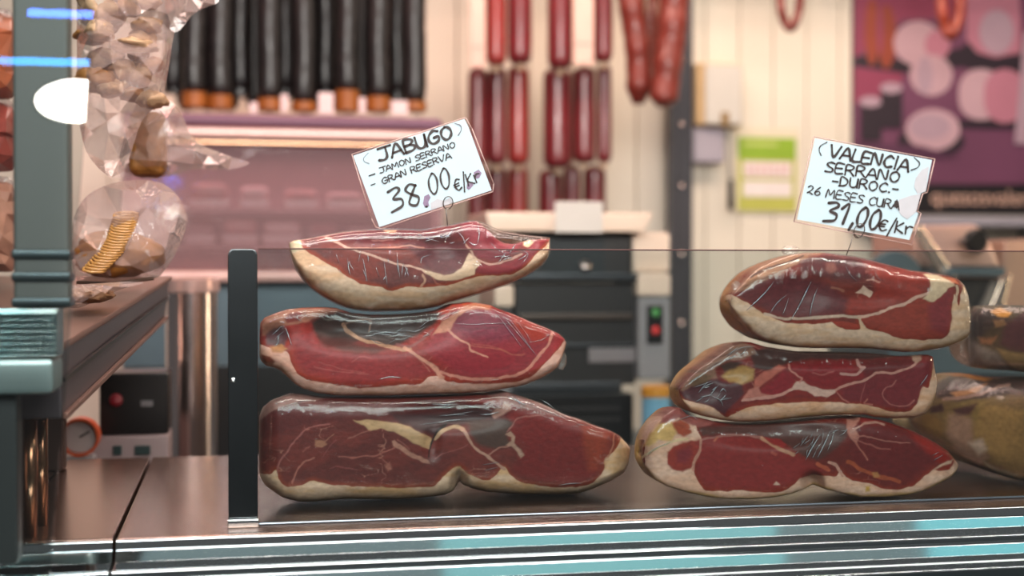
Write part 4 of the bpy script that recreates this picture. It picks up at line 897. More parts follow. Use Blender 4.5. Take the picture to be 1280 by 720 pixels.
cd = thing('hanging_lead', 'thin white lead with a black plug hanging beside the green notice', 'cord', tuple(P(912, 262, 4.14)))
MB().tube([P(910, 132, 4.14), P(911, 170, 4.15), P(913, 226, 4.14)], .006, 10).build('cable', WHITE, cd, True)
MB().tube([P(913, 224, 4.14), P(913.6, 228, 4.14), P(914, 258, 4.14), P(914, 263, 4.14)], [.006, .010, .011, .007], 12).build('plug', BLACK, cd, True)
# ---- green notice
def sheet(u0, v0, u1, v1, y, t=.003):
    lo, hi = pbox(u0, v0, u1, v1, y, t); return lo, hi
nt = thing('notice_sign', 'green and white printed notice taped to the cream wall', 'notice', tuple(P(958, 264, 4.18)))
GREEN = mat('lime_green_print', (142, 176, 46), .5, var=.12, scale=9)
YGREEN = mat('yellow_green_print', (186, 186, 86), .5, var=.08, scale=9)
lo, hi = sheet(918, 160, 998, 266, 4.19); MB().box(lo, hi).build('sheet', mat('notice_paper', (226, 214, 190), .5), nt)
lo, hi = sheet(923, 172, 995, 264, 4.187); MB().box(lo, hi).build('green_field', YGREEN, nt)
lo, hi = sheet(923, 172, 995, 199, 4.184); MB().box(lo, hi).build('green_band', GREEN, nt)
for (v0, v1) in ((202, 222), (226, 246)):
    lo, hi = sheet(929, v0, 990, v1, 4.183); MB().box(lo, hi).build('white_panel', mat('notice_white', (236, 224, 220), .5), nt)
mb = MB()
for k in range(3):
    for j in range(7):
        l2, h2 = sheet(933+j*8, 206+k*5, 938.5+j*8, 208.4+k*5, 4.1815); mb.box(l2, h2)
mb.build('print_lines', mat('pale_red_print', (214, 160, 160), .5), nt)
lo, hi = sheet(930, 178, 972, 182, 4.182); MB().box(lo, hi).build('print_lines', mat('pale_print', (200, 208, 120), .5), nt)
# ---- poster: picture of cheeses and jars on a purple table, black strip with web lettering
yp = 4.185
po = thing('photo_poster', 'purple photo poster of cheeses and jars on the back wall', 'poster', tuple(P(1200, 268, yp)))
lo, hi = sheet(1066, -60, 1345, 268, yp, .008); MB().box(lo, hi, .001).build('board', mat('poster_board', (70, 52, 60), .5), po)
pm = [mat('print_purple', (108, 62, 88), .5, var=.25, scale=4), mat('print_rose', (180, 116, 134), .5, var=.1, scale=8), mat('print_ivory', (190, 154, 164), .5, var=.1, scale=9), mat('print_dark', (44, 32, 42), .5), mat('print_rust', (146, 66, 46), .5, var=.2, scale=14), mat('print_magenta', (140, 60, 86), .5, var=.1), mat('print_lilac', (172, 144, 158), .5, var=.1, scale=12), mat('print_black', (22, 18, 22), .5), mat('print_shade', (84, 48, 72), .5, var=.2, scale=6)]
mb = MB(); yl = [yp-.0008]
def ppoly(pts, mi):
    mb.mi = mi; mb.poly([P(u, v, yl[0]) for u, v in pts]); yl[0] -= .0004
def pell(u, v, a, b, mi, n=28, k=1.0, rot=0):
    ppoly([(u+a*math.cos(t)*math.cos(rot)-b*math.sin(t)*math.sin(rot), v+b*abs(math.sin(t))**k*math.copysign(1, math.sin(t))*math.cos(rot)+a*math.cos(t)*math.sin(rot)) for t in [2*PI*i/n for i in range(n)]], mi)
ppoly([(1067, -58), (1344, -58), (1344, 230), (1067, 230)], 0)
ppoly([(1067, -58), (1215, -58), (1215, 22), (1130, 24), (1067, 74)], 5)
ppoly([(1067, 72), (1096, 66), (1130, 76), (1200, 60), (1215, 50), (1344, 60), (1344, 96), (1240, 92), (1200, 84), (1130, 92), (1067, 82)], 3)
ppoly([(1067, 84), (1130, 92), (1120, 120), (1067, 130)], 5)
ppoly([(1208, -58), (1270, -58), (1276, 20), (1276, 66), (1244, 72), (1222, 66), (1208, 50)], 1)
pell(1246, 40, 22, 28, 6)
pell(1090, 40, 9, 42, 4); pell(1108, 46, 12, 40, 4); pell(1100, 34, 4, 36, 5)
pell(1147, 54, 30, 28, 2); pell(1172, 56, 16, 18, 1)
pell(1164, 94, 27, 26, 2); pell(1156, 94, 10, 24, 6)
ppoly([(1196, 150), (1280, 150), (1280, 162), (1196, 160)], 3)
pell(1226, 118, 28, 32, 2, k=.75); pell(1256, 120, 26, 34, 1, k=.75); pell(1212, 118, 10, 28, 2)
pell(1164, 176, 42, 20, 3); pell(1166, 162, 34, 26, 2); pell(1162, 158, 26, 16, 6)
ppoly([(1076, 128), (1102, 128), (1102, 176), (1076, 176)], 3); pell(1088, 127, 14, 7, 6)
ppoly([(1101, 112), (1128, 112), (1128, 160), (1101, 160)], 3); pell(1114, 110, 14, 7, 6)
ppoly([(1067, 178), (1150, 182), (1200, 196), (1130, 196), (1067, 190)], 8)
ppoly([(1280, 40), (1310, 40), (1310, 180), (1268, 180)], 6)
ppoly([(1067, 230), (1344, 230), (1344, 267), (1067, 267)], 7)
mb.build('printed_picture', pm, po, fix=False)
tx = bpy.data.curves.new('web_lettering', 'FONT'); tx.body = 'quesosvalencia'; tx.size = .075; tx.extrude = .0004
to = bpy.data.objects.new('tmp_text', tx); COL.objects.link(to); bpy.context.view_layer.update()
me = bpy.data.meshes.new_from_object(to.evaluated_get(bpy.context.evaluated_depsgraph_get())); bpy.data.objects.remove(to)
me.transform(Matrix.Translation(P(1163, 255, yl[0]-.001)) @ Matrix.Rotation(PI/2, 4, 'X'))
me.materials.clear(); link('web_lettering', me, mat('pale_lettering', (206, 168, 150), .5), po)
# ---- hanging rails above the frame, sausages on strings
RAILM = mat('rail_steel', (150, 146, 146), .3, .9)
zr = 1.32
for yy, lab in ((3.7, 'front steel rail above the picture for the red sausages'), (3.79, 'middle steel rail above the picture for the red sausages'), (3.88, 'rear steel rail above the picture for the red sausages')):
    tag(MB().tube([(-.95, yy, zr), (3.2, yy, zr)], .012, 12).build('hanging_rail', RAILM, smooth=True), lab, 'rail')
def sausage_mesh(mb, u, v0, v1, wpx, y, lean=0, taper=.9, bend=0, n=14):
    pts = []; rs = []; r = wpx/2/ (F/ (y/ .98)) ; k = 30
    for i in range(k+1):
        t = i/k; q = P(u+lean*t+bend*math.sin(PI*t), v0+(v1-v0)*t, y)
        e = 1-abs(2*t-1)**13*(1-taper); rs.append(r*max(.12, e*(1 if 1 < i < k-1 else (.93 if 0 < i < k else .62)))); pts.append(q)
    mb.tube(pts, rs, n); return pts
RED = mat('red_casing', (104, 28, 34), .32, var=.35, scale=22, bump=.3, coat=.35)
RED2 = mat('bright_red_casing', (134, 38, 34), .32, var=.35, scale=22, bump=.3, coat=.35)
STRING = mat('pale_string', (200, 176, 150), .8)
TAG = mat('pale_paper_tag', (214, 176, 164), .6, var=.08, scale=16)
def salami(u, v0, v1, w, y, label, m, group, lean=0):
    t = thing('hanging_salami', label, 'salami', tuple(P(u, v1, y)), group)
    mb = MB(); pts = sausage_mesh(mb, u, v0, v1, w, y, lean); mb.build('casing', m, t, True)
    top = pts[0]; mb = MB(); mb.tube([top+Vector((0, 0, -.004)), Vector((top.x, y, zr-.012))], .0035, 6); mb.build('string', STRING, t, True)
    mb = MB(); b = pts[-1]; mb.lathe([(.006, .004), (.011, .0), (.007, -.008), (.013, -.016)], b, 10); mb.build('tied_end', STRING, t, True)
    return t
gl = 'red salamis hanging in front of the back wall'
ordn = ['first', 'second', 'third', 'fourth', 'fifth', 'sixth', 'seventh', 'eighth', 'ninth', 'tenth', 'eleventh', 'twelfth']
up_row = [(620, -58, 82, 26, 3.70, RED2), (649.5, -64, 80, 31, 3.70, RED), (700, -58, 86, 32, 3.70, RED), (754, -60, 78, 24, 3.70, RED)]
for i, (u, a_, b_, w, y, m) in enumerate(up_row):
    salami(u, a_, b_, w, y, 'red salami hanging high on the back wall, %s from the left of its row' % ordn[i], m, gl)
mid = [(597, 85, 208, 24, 3.79, RED), (621, 83, 206, 24, 3.79, RED), (647.5, 82, 206, 27, 3.79, RED2), (696.5, 86, 210, 36, 3.79, RED), (730, 84, 204, 29, 3.79, RED), (755, 80, 204, 19, 3.79, RED)]
for i, (u, a_, b_, w, y, m) in enumerate(mid):
    salami(u, a_, b_, w, y, 'red salami hanging at mid height, %s from the left of the middle row' % ordn[i], m, gl)
low = [(596, 210, 330, 24, 3.88, RED), (621, 208, 320, 25, 3.88, RED), (647, 208, 326, 26, 3.88, RED2), (688, 212, 330, 30, 3.88, RED), (715, 208, 318, 23, 3.88, RED), (743, 208, 320, 29, 3.88, RED)]
for i, (u, a_, b_, w, y, m) in enumerate(low):
    salami(u, a_, b_, w, y, 'red salami hanging low behind the slicer, %s from the left of the lowest row' % ordn[i], m, gl)
def papertag(u0, v0, u1, v1, y, label):
    t = thing('hanging_label', label, 'label', tuple(P((u0+u1)/2, v1, y)), 'pale labels hanging among the red salamis')
    lo, hi = pbox(u0, v0, u1, v1, y, .002); mb = MB(); mb.box(lo, hi, .0008); mb.build('paper', TAG, t)
    l2, h2 = pbox(u0+2, v1-26, u1-2, v1-24, y-.001, .0009); MB().box(l2, h2).build('fold_line', mat('tag_grey', (150, 126, 120), .6), t)
    p = P((u0+u1)/2, v0, y); MB().tube([p+Vector((0, 0.001, -.01)), (p.x, 3.7, zr-.012)], .002, 6).build('string', STRING, t)
papertag(588, -70, 606, 84, 3.66, 'pale paper strip hanging at the left edge of the red salamis')
papertag(717, -70, 742, 80, 3.66, 'pale paper strip hanging between the two right-hand red salamis')
# chorizo loops
CHO = mat('chorizo_casing', (108, 38, 28), .4, var=.45, scale=26, bump=.5, coat=.25)
CHO2 = mat('rust_chorizo_casing', (134, 46, 24), .4, var=.4, scale=26, bump=.5, coat=.25)
def loop_s(label, pts, w, y, m, group='chorizo loops hanging from the rail'):
    t = thing('hanging_chorizo', label, 'chorizo', tuple(P(pts[0][0], max(p[1] for p in pts), y)), group)
    q = smooth_curve(pts, 6); n = len(q); r = w/2/(F/(y/.98))
    mb = MB(); mb.tube([P(a_[0], a_[1], y+.003*math.sin(i*.9)) for i, a_ in enumerate(q)], [r*max(.35, min(1, .45+i/5, .45+(n-1-i)/5))*(1+.03*math.sin(i*1.7)) for i in range(n)], 14); mb.build('casing', m, t, True)
    a_ = P(q[0][0], q[0][1], y); b_ = P(q[-1][0], q[-1][1], y)
    mb = MB(); c = (a_+b_)/2; mb.tube([a_, Vector((c.x, 3.7, zr-.012)), b_], .0035, 6); mb.build('string', STRING, t, True)
loop_s('long brick red chorizo loop hanging beside the dark upright, pointed end lowest', [(788, -66), (784, -30), (790, 10), (796, 50), (799, 90), (798, 130)], 33, 3.66, CHO)
loop_s('plump brick red chorizo hanging against the dark upright', [(836, -66), (842, -20), (841, 30), (836, 70), (831, 110), (829, 134)], 37, 3.59, CHO)
loop_s('brick red chorizo hanging behind the pointed one', [(806, -66), (812, -20), (812, 20), (809, 60), (804, 100)], 24, 3.76, CHO)
loop_s('small reddish chorizo ring hanging over the cream wall', [(976, -66), (975, -20), (977, 14), (984, 32), (991, 33), (998, 14), (1001, -20), (1000, -66)], 12, 3.70, CHO)
loop_s('rust red chorizo ring hanging in front of the purple poster', [(1178, -66), (1176, -20), (1178, 16), (1184, 40), (1191, 42), (1199, 18), (1201, -20), (1200, -66)], 15, 3.70, CHO2)
# ---- black wrapped sausages over the refrigerated case
for yy, lab in ((3.40, 'front steel rail above the picture for the black salamis'), (3.50, 'rear steel rail above the picture for the black salamis')):
    tag(MB().tube([(-.95, yy, zr), (.35, yy, zr)], .012, 12).build('hanging_rail', RAILM, smooth=True), lab, 'rail')
BLK = mat('black_casing', (13, 12, 13), .42, var=.8, scale=40, bump=1.0, coat=.15)
ORG = mat('orange_band', (132, 76, 22), .5, var=.3, scale=30)
bx = [(218, 112, 118, 0), (243, 116, 136, 1), (275, 120, 138, 1), (300, 112, 122, 0), (337, 124, 140, 1), (357, 112, 124, 0), (380, 128, 141, 1), (407, 114, 126, 0), (434, 114, 141, 1), (473, 122, 141, 1), (497, 116, 130, 0), (518, 128, 141, 1)]
for i, (u, vb, ve, band) in enumerate(bx):
    y = 3.40 + (.10 if not band else 0)
    t = thing('hanging_black_salami', '%s black-wrapped salami from the left in the dark hanging row%s' % (ordn[i].capitalize(), ', orange band at its foot' if band else ''), 'salami', tuple(P(u, ve, y)), 'black salamis in the hanging row')
    w = 29 if band else 27
    mb = MB(); pts = []; r = w/2/(F/(y/.98)); rs = []
    for k in range(21):
        tt = k/20; v = -80+(vb+80)*tt; pts.append(P(u+.6*math.sin(k*.6+i), v, y)); e = 1+.03*math.sin(k*2.3+i)
        if k in (0, 20): e *= .85
        if k % 10 == 5: e *= .93
        rs.append(r*e)
    mb.tube(pts, rs, 14); mb.build('casing', BLK, t, True)
    p = pts[0]; mb = MB(); mb.tube([p, (p.x, y, zr-.012)], .0035, 6); mb.build('string', STRING, t)
    c = P(u, ve, y); c2 = P(u, vb-1, y)
    mb = MB(); mb.lathe([(r*.5, 0), (r*1.04, .003), (r*1.04, c2.z-c.z-.002), (r*.7, c2.z-c.z)], c, 18); mb.build('foot_band' if band else 'tied_foot', ORG if band else BLK, t, 'auto')
for i, u in enumerate((232, 260, 288, 318, 346, 394, 420, 452, 482, 511)):
    y = 3.58; t = thing('hanging_black_salami', 'dark salami in the rear row behind the black ones, %s from the left' % ordn[i], 'salami', tuple(P(u, 138, y)), 'dark salamis in the rear row')
    mb = MB(); pts = sausage_mesh(mb, u, -80, 138, 24, y, 0, .7); mb.build('casing', BLK, t, True)
    mb = MB(); mb.tube([pts[0], (pts[0].x, y, zr-.012)], .0035, 6); mb.build('string', STRING, t)
tag(MB().tube([(-.95, 3.58, zr), (.35, 3.58, zr)], .012, 12).build('hanging_rail', RAILM, smooth=True), 'rearmost steel rail above the picture for the dark salamis', 'rail')
for i, (u0, u1, v0, v1) in enumerate([(351, 360, 118, 140), (398, 417, 116, 143), (449, 457, 122, 142), (489, 510, 126, 144), (312, 322, 128, 142)]):
    lo, hi = pbox(u0, v0, u1, v1, 3.34, .006); t = tag(MB().box(lo, hi, .001).build('white_price_tag', mat('white_tag', (206, 190, 190), .6)), '%s small white tag from the left along the mauve ledge' % ordn[i].capitalize(), 'price tag', 'white tags on the mauve ledge')
    t.location.z += 0
# ---- refrigerated case at the back
fr = thing('refrigerated_display_case', 'mauve-topped glass-fronted refrigerated case behind the black salamis', 'display case', tuple(P(390, 340, 3.1)))
zf = lambda v, y: P(400, v, y).z
xl, xr = P(150, 200, 3.1).x, P(556, 200, 3.1).x
MB().box((xl, 3.12, zf(160, 3.1)), (xr, 3.62, zf(143, 3.1)), .012).build('top_ledge', MAUVE, fr, 'auto')
MB().box((xl, 3.10, zf(176, 3.1)), (xr, 3.16, zf(160, 3.1)-.001), .006).build('front_trim', mat('pinkish_trim', (160, 122, 114), .3, .3, coat=.3), fr, 'auto')
MB().box((xl, 3.095, zf(184, 3.1)), (xr, 3.15, zf(177, 3.1)), .004).build('brass_strip', mat('warm_metal_strip', (190, 150, 124), .18, 1.0), fr, 'auto')
MB().box((xl, 3.55, -.249), (xr, 3.62, zf(160, 3.1)-.001), .004).build('rear_panel', mat('pink_grey_panel', (150, 112, 118), .5), fr)
for (nm, xa, xb) in (('side_panel', xl, xl+.02), ('side_panel', xr-.02, xr)): MB().box((xa, 3.17, -.249), (xb, 3.549, zf(160, 3.1)-.001), .004).build(nm, mat('pink_grey_panel', (150, 112, 118), .5), fr)
for v in (262, 306): MB().box((xl+.021, 3.2, zf(v+5, 3.2)), (xr-.021, 3.549, zf(v, 3.2)), .003).build('inner_shelf', mat('pink_shelf', (150, 118, 122), .3, .3), fr)
MB().box((xl+.001, 3.11, zf(338, 3.1)), (xr-.001, 3.118, zf(184, 3.1)-.001)).build('front_glass', film_mat('reflection_haze_glass', 8, .15, .05, .34, 1.0, hazecol=(170, 138, 142)), fr)  # pinkish haze colour stands in for reflections on the glass
MB().box((xl, 3.08, zf(352, 3.1)), (xr, 3.549, zf(339, 3.1)), .006).build('front_sill', mat('pale_pink_sill', (214, 172, 164), .3, coat=.4), fr, 'auto')
MB().box((xl, 3.14, -.249), (xr, 3.54, zf(352, 3.1)-.001), .004).build('base_panel', SLATE, fr)
TRAY = mat('tray_film', (206, 172, 176), .2, coat=.6, var=.15, scale=30); MEATP = mat('sliced_meat', (176, 116, 116), .4, var=.3, scale=30, coat=.4)
k = 0
for (row, us) in ((306, (250, 300, 352, 404, 452)), (262, (262, 318, 376, 430, 486))):
    for u in us:
        p = P(u, row, 3.28); zb = zf(row, 3.2)+.001
        t = thing('packed_meat_tray', '%s film-packed meat tray from the left on the %s shelf of the refrigerated case' % (ordn[us.index(u)], 'lower' if row > 280 else 'upper'), 'meat tray', (p.x, 3.3, zb), 'meat trays in the refrigerated case')
        hw = .038+.006*(k % 3); hh = .042+.006*((k*7) % 4)
        mb = MB(); mb.prism([(p.x-hw*.8, zb), (p.x+hw*.8, zb), (p.x+hw, zb+.022), (p.x-hw, zb+.022)], 3.24, 3.36, 'y', .004); mb.build('tray', TRAY, t, 'auto')
        mb = MB(); mb.box((p.x-hw*.85, 3.25, zb+.0225), (p.x+hw*.85, 3.35, zb+hh), .014, seg=3); mb.build('meat', MEATP if k % 2 else TRAY, t, True); k += 1
lo, hi = pbox(160, 456, 560, 600, 3.12, .018); MB().box((xl+.01, 3.12, -.2495), (xr-.01, 3.1385, zf(456, 3.12)), .002).build('vent_panel', BLACK, fr)
# ---- chrome drum beside the bags
p = P(236, 470, 2.35); rr = .042
cc = thing('chrome_steel_drum', 'tall curved chrome drum with bright streaks behind the counter, left of the glass post', 'drum', (p.x, 2.35, -.25))
xa, xb = P(207, 450, 2.35).x, P(272, 450, 2.35).x; r = (xb-xa)/2; cx = (xa+xb)/2
zt_ = P(236, 357, 2.35).z
MB().lathe([(r*1.02, -.2495), (r*1.02, -.235), (r, -.233), (r, zt_-.012)], (cx, 2.35, 0), 64).build('drum', CHROME, cc, 'auto')
MB().lathe([(r*1.06, zt_-.0115), (r*1.10, zt_-.006), (r*1.10, zt_+.010), (r*.9, zt_+.014)], (cx, 2.35, 0), 64).build('lid', mat('pale_pink_lid', (206, 168, 160), .25, .5), cc, 'auto')
# ---- bread/ham slicer in the middle
y = 2.85
sl = thing('bread_slicing_machine', 'tall dark slicing machine with cream top and switch column behind the hams', 'slicing machine', (P(715, 400, y).x, y, -.25))
def bp(name, u0, v0, u1, v1, yy, d, m, parent=sl, bev=.006, zlo=None):
    lo, hi = pbox(u0, v0, u1, v1, yy, d)
    if zlo is not None: lo = (lo[0], lo[1], zlo)
    return MB().box(lo, hi, bev).build(name, m, parent, 'auto')
lo, hi = pbox(604, 266, 814, 290, y, .3)
mb = MB(); mb.prism([(lo[0]+.01, lo[2]), (hi[0]-.02, lo[2]), (hi[0], hi[2]), (lo[0], hi[2])], y-.02, y+.20, 'y', .005); mb.build('hopper_tray', CREAM, sl, 'auto')
bp('upper_housing', 642, 291, 790, 347, y+.03, .17, DARK)
bp('window', 678, 296, 756, 342, y+.022, .007, mat('smoked_window', (62, 66, 68), .15, coat=.5), bev=.002)
bp('bread_rack', 694, 252, 754, 291, y-.03, .008, WHITE, bev=.002)
bp('side_frame', 791, 291, 838, 340, y+.03, .17, CREAM)
bp('cross_bar', 640, 341, 800, 352, y, .03, mat('bar_grey', (74, 78, 82), .25, .7), bev=.004)
bp('lower_housing', 644, 353, 795, 482, y+.03, .17, DARK)
bp('cross_bar', 650, 392, 792, 400, y+.012, .018, mat('bar_brown', (86, 76, 70), .3, .6), bev=.003)
bp('cross_bar', 650, 430, 792, 434, y+.014, .016, mat('bar_grey', (74, 78, 82), .25, .7), bev=.002)
bp('nameplate', 736, 435, 794, 453, y+.022, .008, mat('nameplate_grey', (150, 142, 144), .3, .3), bev=.002)
bp('crumb_tray', 645, 478, 778, 492, y, .2, mat('bar_grey', (74, 78, 82), .25, .7), bev=.004)
bp('base_cabinet', 646, 493, 792, 560, y+.01, .19, BLACK, zlo=-.2495, bev=.004)
bp('cabinet_vent', 664, 510, 776, 514, y+.004, .0055, DARK, bev=.001); bp('cabinet_vent', 664, 524, 776, 528, y+.004, .0055, DARK, bev=.001)
bp('column_cap', 797, 342, 839, 370, y-.004, .2, CREAM); bp('switch_column', 798, 371, 838, 474, y, .19, GREYE, bev=.005)
sp = bp('switch_plate', 809, 382, 829, 430, y-.006, .006, BLACK, bev=.002)
def button(v, col, nm):
    p = P(819, v, y-.006); o = MB().lathe([(0, -.007), (.007, -.007), (.0095, -.004), (.0095, 0)], p, 20, 'y').build(nm, mat(nm, col, .3, coat=.3), None, True)
    o.parent = sp; o.matrix_parent_inverse = sp.matrix_world.inverted(); o.location = (0, 0, 0)
    o.matrix_parent_inverse = Matrix.Translation(-Vector(sl.location)) @ Matrix.Identity(4) if False else Matrix.Identity(4)
    o['label'] = nm.replace('_', ' ')
button(391, (60, 140, 66), 'green_button'); button(413, (200, 30, 30), 'red_button')
for (u, v) in ((731, 332),):
    p = P(u, v, y+.022); MB().lathe([(0, -.012), (.010, -.012), (.014, -.006), (.014, 0)], p, 20, 'y').build('chrome_knob', CHROME, sl, True)
bp('cream_bracket', 618, 356, 643, 384, y-.006, .2, CREAM)
bp('bracket_leg', 622, 385, 640, 560, y+.05, .1, GREYE, zlo=-.2495)
# tub beside the slicer
p = P(820, 520, 2.75); tb = thing('cleaning_wipes_tub', 'blue tub with an orange-yellow lid beside the slicing machine', 'tub', (p.x, 2.75, -.25))
r = .030; zt_ = P(820, 495, 2.75).z; zq = P(820, 482, 2.75).z
MB().lathe([(r*.94, -.2495), (r, -.24), (r, zt_-.002)], (p.x, 2.75, 0), 32).build('body', mat('tub_blue', (110, 160, 186), .35, var=.1), tb, 'auto')
MB().lathe([(r*.97, -.21), (r*1.012, -.209), (r*1.012, -.17), (r*.97, -.169)], (p.x, 2.75, 0), 32).build('wrap_label', mat('tub_label', (206, 214, 220), .4), tb, 'auto')
MB().lathe([(r*1.05, zt_-.001), (r*1.05, zq-.003), (r*.9, zq)], (p.x, 2.75, 0), 32).build('lid', mat('tub_lid', (190, 130, 40), .4), tb, 'auto')
# ---- meat slicer on the right
y = 2.6
ms = thing('meat_slicer', 'pale metal meat slicer with black knob behind the far right hams', 'meat slicer', (P(1200, 380, y).x, y, -.25))
PALEM = mat('pale_slicer_metal', (196, 160, 146), .3, .35, var=.06, coat=.3)
BRM = mat('bright_slicer_metal', (236, 214, 196), .14, .9)
def wedge(name, pts, y0_, d, m, bev=.005):
    mb = MB(); q = [P(u, v, y0_) for u, v in pts]; mb.prism([(a_.x, a_.z) for a_ in q], y0_, y0_+d, 'y', bev); return mb.build(name, m, ms, 'auto')
wedge('motor_housing', [(1142, 334), (1142, 282), (1224, 280), (1238, 300), (1254, 334)], y+.06, .2, PALEM, .012)
wedge('carriage_tray', [(1186, 345), (1188, 334), (1258, 334), (1256, 346)], y-.04, .2, SLATE, .003)
wedge('product_holder', [(1196, 347), (1254, 347), (1240, 386), (1206, 390)], y, .12, DARK, .004)
wedge('guide_arm', [(1144, 286), (1152, 280), (1196, 346), (1186, 356)], y-.02, .025, BRM, .004)
wedge('carriage_arm', [(1252, 350), (1266, 342), (1252, 400), (1236, 420), (1230, 404)], y-.02, .03, BRM, .004)
wedge('base', [(1110, 440), (1116, 400), (1290, 400), (1330, 420), (1330, 470), (1110, 470)], y+.05, .3, SLATE, .008)
wedge('base_foot', [(1130, 471), (1320, 471), (1320, 590), (1130, 590)], y+.07, .26, mat('foot_dark', (60, 60, 62), .4), .004)
wedge('side_body', [(1256, 300), (1340, 296), (1340, 399), (1250, 399)], y+.1, .2, mat('tan_metal', (164, 132, 116), .35, .4), .008)
c = P(1118, 352, y); MB().lathe([(.02, -.012), (.060, -.008), (.064, 0), (.064, .008), (.02, .012)], c, 48, 'y').build('round_blade', SLATE, ms, 'auto')
c = P(1205, 302, y+.055); MB().lathe([(.010, 0), (.012, -.03), (.024, -.034), (.026, -.05), (.02, -.056)], c, 28, 'y').build('black_knob', BLACK, ms, 'auto')
lo, hi = pbox(1148, 271, 1300, 281, 2.95, .25)
sh = thing('wall_shelf', 'narrow grey shelf below the purple poster', 'shelf', ((lo[0]+hi[0])/2, 4.1, lo[2]))
lo, hi = pbox(1100, 271, 1345, 282, 3.95, .249); MB().box(lo, hi, .004).build('board', mat('grey_shelf', (150, 146, 156), .4), sh, 'auto')
for u in (1130, 1320):
    q = P(u, 282, 4.0); mb = MB(); mb.prism([(3.98, q.z-.001), (4.199, q.z-.001), (4.199, q.z-.14), (4.18, q.z-.14)], q.x-.01, q.x+.01, 'x'); mb.build('bracket', GREYE, sh)
# ------------------------------------------------------------------ the dark left end: inclined shelf, clamped post, glass, bags
# inclined steel shelf
A0, B0 = P(75, 427, 1.30), P(212, 345, 1.95); A1, B1 = P(78, 524, 1.30), P(206, 399, 1.95)
dirv = (B0-A0).normalized(); side = Vector((-dirv.y, dirv.x, 0)).normalized()
SHF = mat('shelf_steel', (92, 84, 88), .35, .6, var=.12, scale=7)
isf = thing('inclined_steel_shelf', 'thick steel shelf sloping up away from the corner, carrying the bagged snacks', 'shelf', tuple(A1))
wid = .62
def quad_prism(name, a0, b0, b1, a1, off0, off1, m, parent, bev=.003):
    mb = MB(); b = mb.b
    f = [q+side*off0 for q in (a0, b0, b1, a1)]; g_ = [q+side*off1 for q in (a0, b0, b1, a1)]
    va = [b.verts.new(q) for q in f]; vb = [b.verts.new(q) for q in g_]
    b.faces.new(va); b.faces.new(vb[::-1])
    for i in range(4): b.faces.new((va[i], vb[i], vb[(i+1) % 4], va[(i+1) % 4]))
    if bev: bmesh.ops.bevel(b, geom=list(b.edges), offset=bev, segments=2, affect='EDGES', profile=.5)
    return mb.build(name, m, parent, 'auto')
def mixp(a, b, t): return a*(1-t)+b*t
quad_prism('shelf_board', mixp(A0, A1, .12), mixp(B0, B1, .12), B1, A1, 0, wid, SHF, isf)
quad_prism('copper_trim', A0, B0, mixp(B0, B1, .11), mixp(A0, A1, .11), -.004, wid, mat('copper_trim', (128, 98, 88), .4, .5), isf, .002)
quad_prism('edge_groove', mixp(A0, A1, .46), mixp(B0, B1, .46), mixp(B0, B1, .52), mixp(A0, A1, .52), -.0035, -.0002, DARK, isf, 0)
quad_prism('lower_trim', mixp(A0, A1, .92), mixp(B0, B1, .92), mixp(B0, B1, 1.0), mixp(A0, A1, 1.0), -.005, -.0002, mat('copper_trim', (176, 116, 90), .3, .7), isf, .001)
# legs of the shelf
LEGM = mat('leg_bronze', (150, 110, 84), .2, .9)
for (u_, y_) in ((52, 1.42), (38, 1.36)):
    q = P(u_, 520, y_); MB().tube([(q.x, q.y, .0005), (q.x, q.y, A1.z+(B1.z-A1.z)*(y_-A1.y)/(B1.y-A1.y)-.001)], .006, 20).build('leg', LEGM, isf, True)
q = P(80, 520, 1.80)
MB().box((-.62, 1.80, .0005), (q.x, 1.83, A1.z+(B1.z-A1.z)*.5), .003).build('support_panel', mat('bronze_panel', (78, 60, 54), .4, .4), isf, 'auto')
# clamped upright post in front of it, and the glass pane on it
yq = 1.22
xa, xb = P(16, 300, yq).x, P(86, 300, yq).x
zt_ = .80; zc0, zc1, zc2 = P(50, 492, yq).z, P(50, 446, yq).z, P(50, 386, yq).z
pp = thing('clamped_steel_post', 'wide blurred grey-green steel post rising out of the left side of the picture', 'post', ((xa+xb)/2, yq, 0))
TEAL = mat('grey_green_steel', (92, 92, 88), .5, .1, var=.06, scale=6)
MB().box((xa, yq, zc2), (xb, yq+.03, zt_), .004).build('upright', TEAL, pp, 'auto')
for v in (318, 346, 378):
    z = P(50, v, yq).z; MB().box((xa-.001, yq-.004, z-.004), (xb+.0015, yq+.034, z+.004), .002).build('collar', mat('collar_steel', (70, 78, 80), .3, .8), pp, 'auto')
xc = P(72, 400, yq).x; xl_ = P(-60, 400, yq).x
mb = MB()
pr = []; nr = 8
for i in range(nr):
    z0_ = zc2-(zc2-zc1)*i/nr; z1_ = zc2-(zc2-zc1)*(i+1)/nr
    pr += [(yq-.004, z0_), (yq-.004-(z0_-z1_)*.7, (z0_*.3+z1_*.7)), (yq-.004-(z0_-z1_)*.7, (z0_*.2+z1_*.8))]
pr += [(yq-.004, zc1), (yq+.04, zc1), (yq+.04, zc2-.0005)]
mb.prism(pr, xl_, xc, 'x'); mb.build('ribbed_clamp', mat('ribbed_aluminium', (206, 222, 222), .18, 1.0), pp)
MB().box((xl_, yq-.012, zc0), (P(70, 470, yq).x, yq+.05, zc1-.0005), .006).build('clamp_block', mat('pale_green_steel', (150, 164, 162), .3, .6), pp, 'auto')
MB().box((xl_+.01, yq+.01, .0005), (xl_+.05, yq+.04, zc0-.0005), .003).build('foot', mat('foot_steel', (54, 56, 56), .4, .3), pp, 'auto')
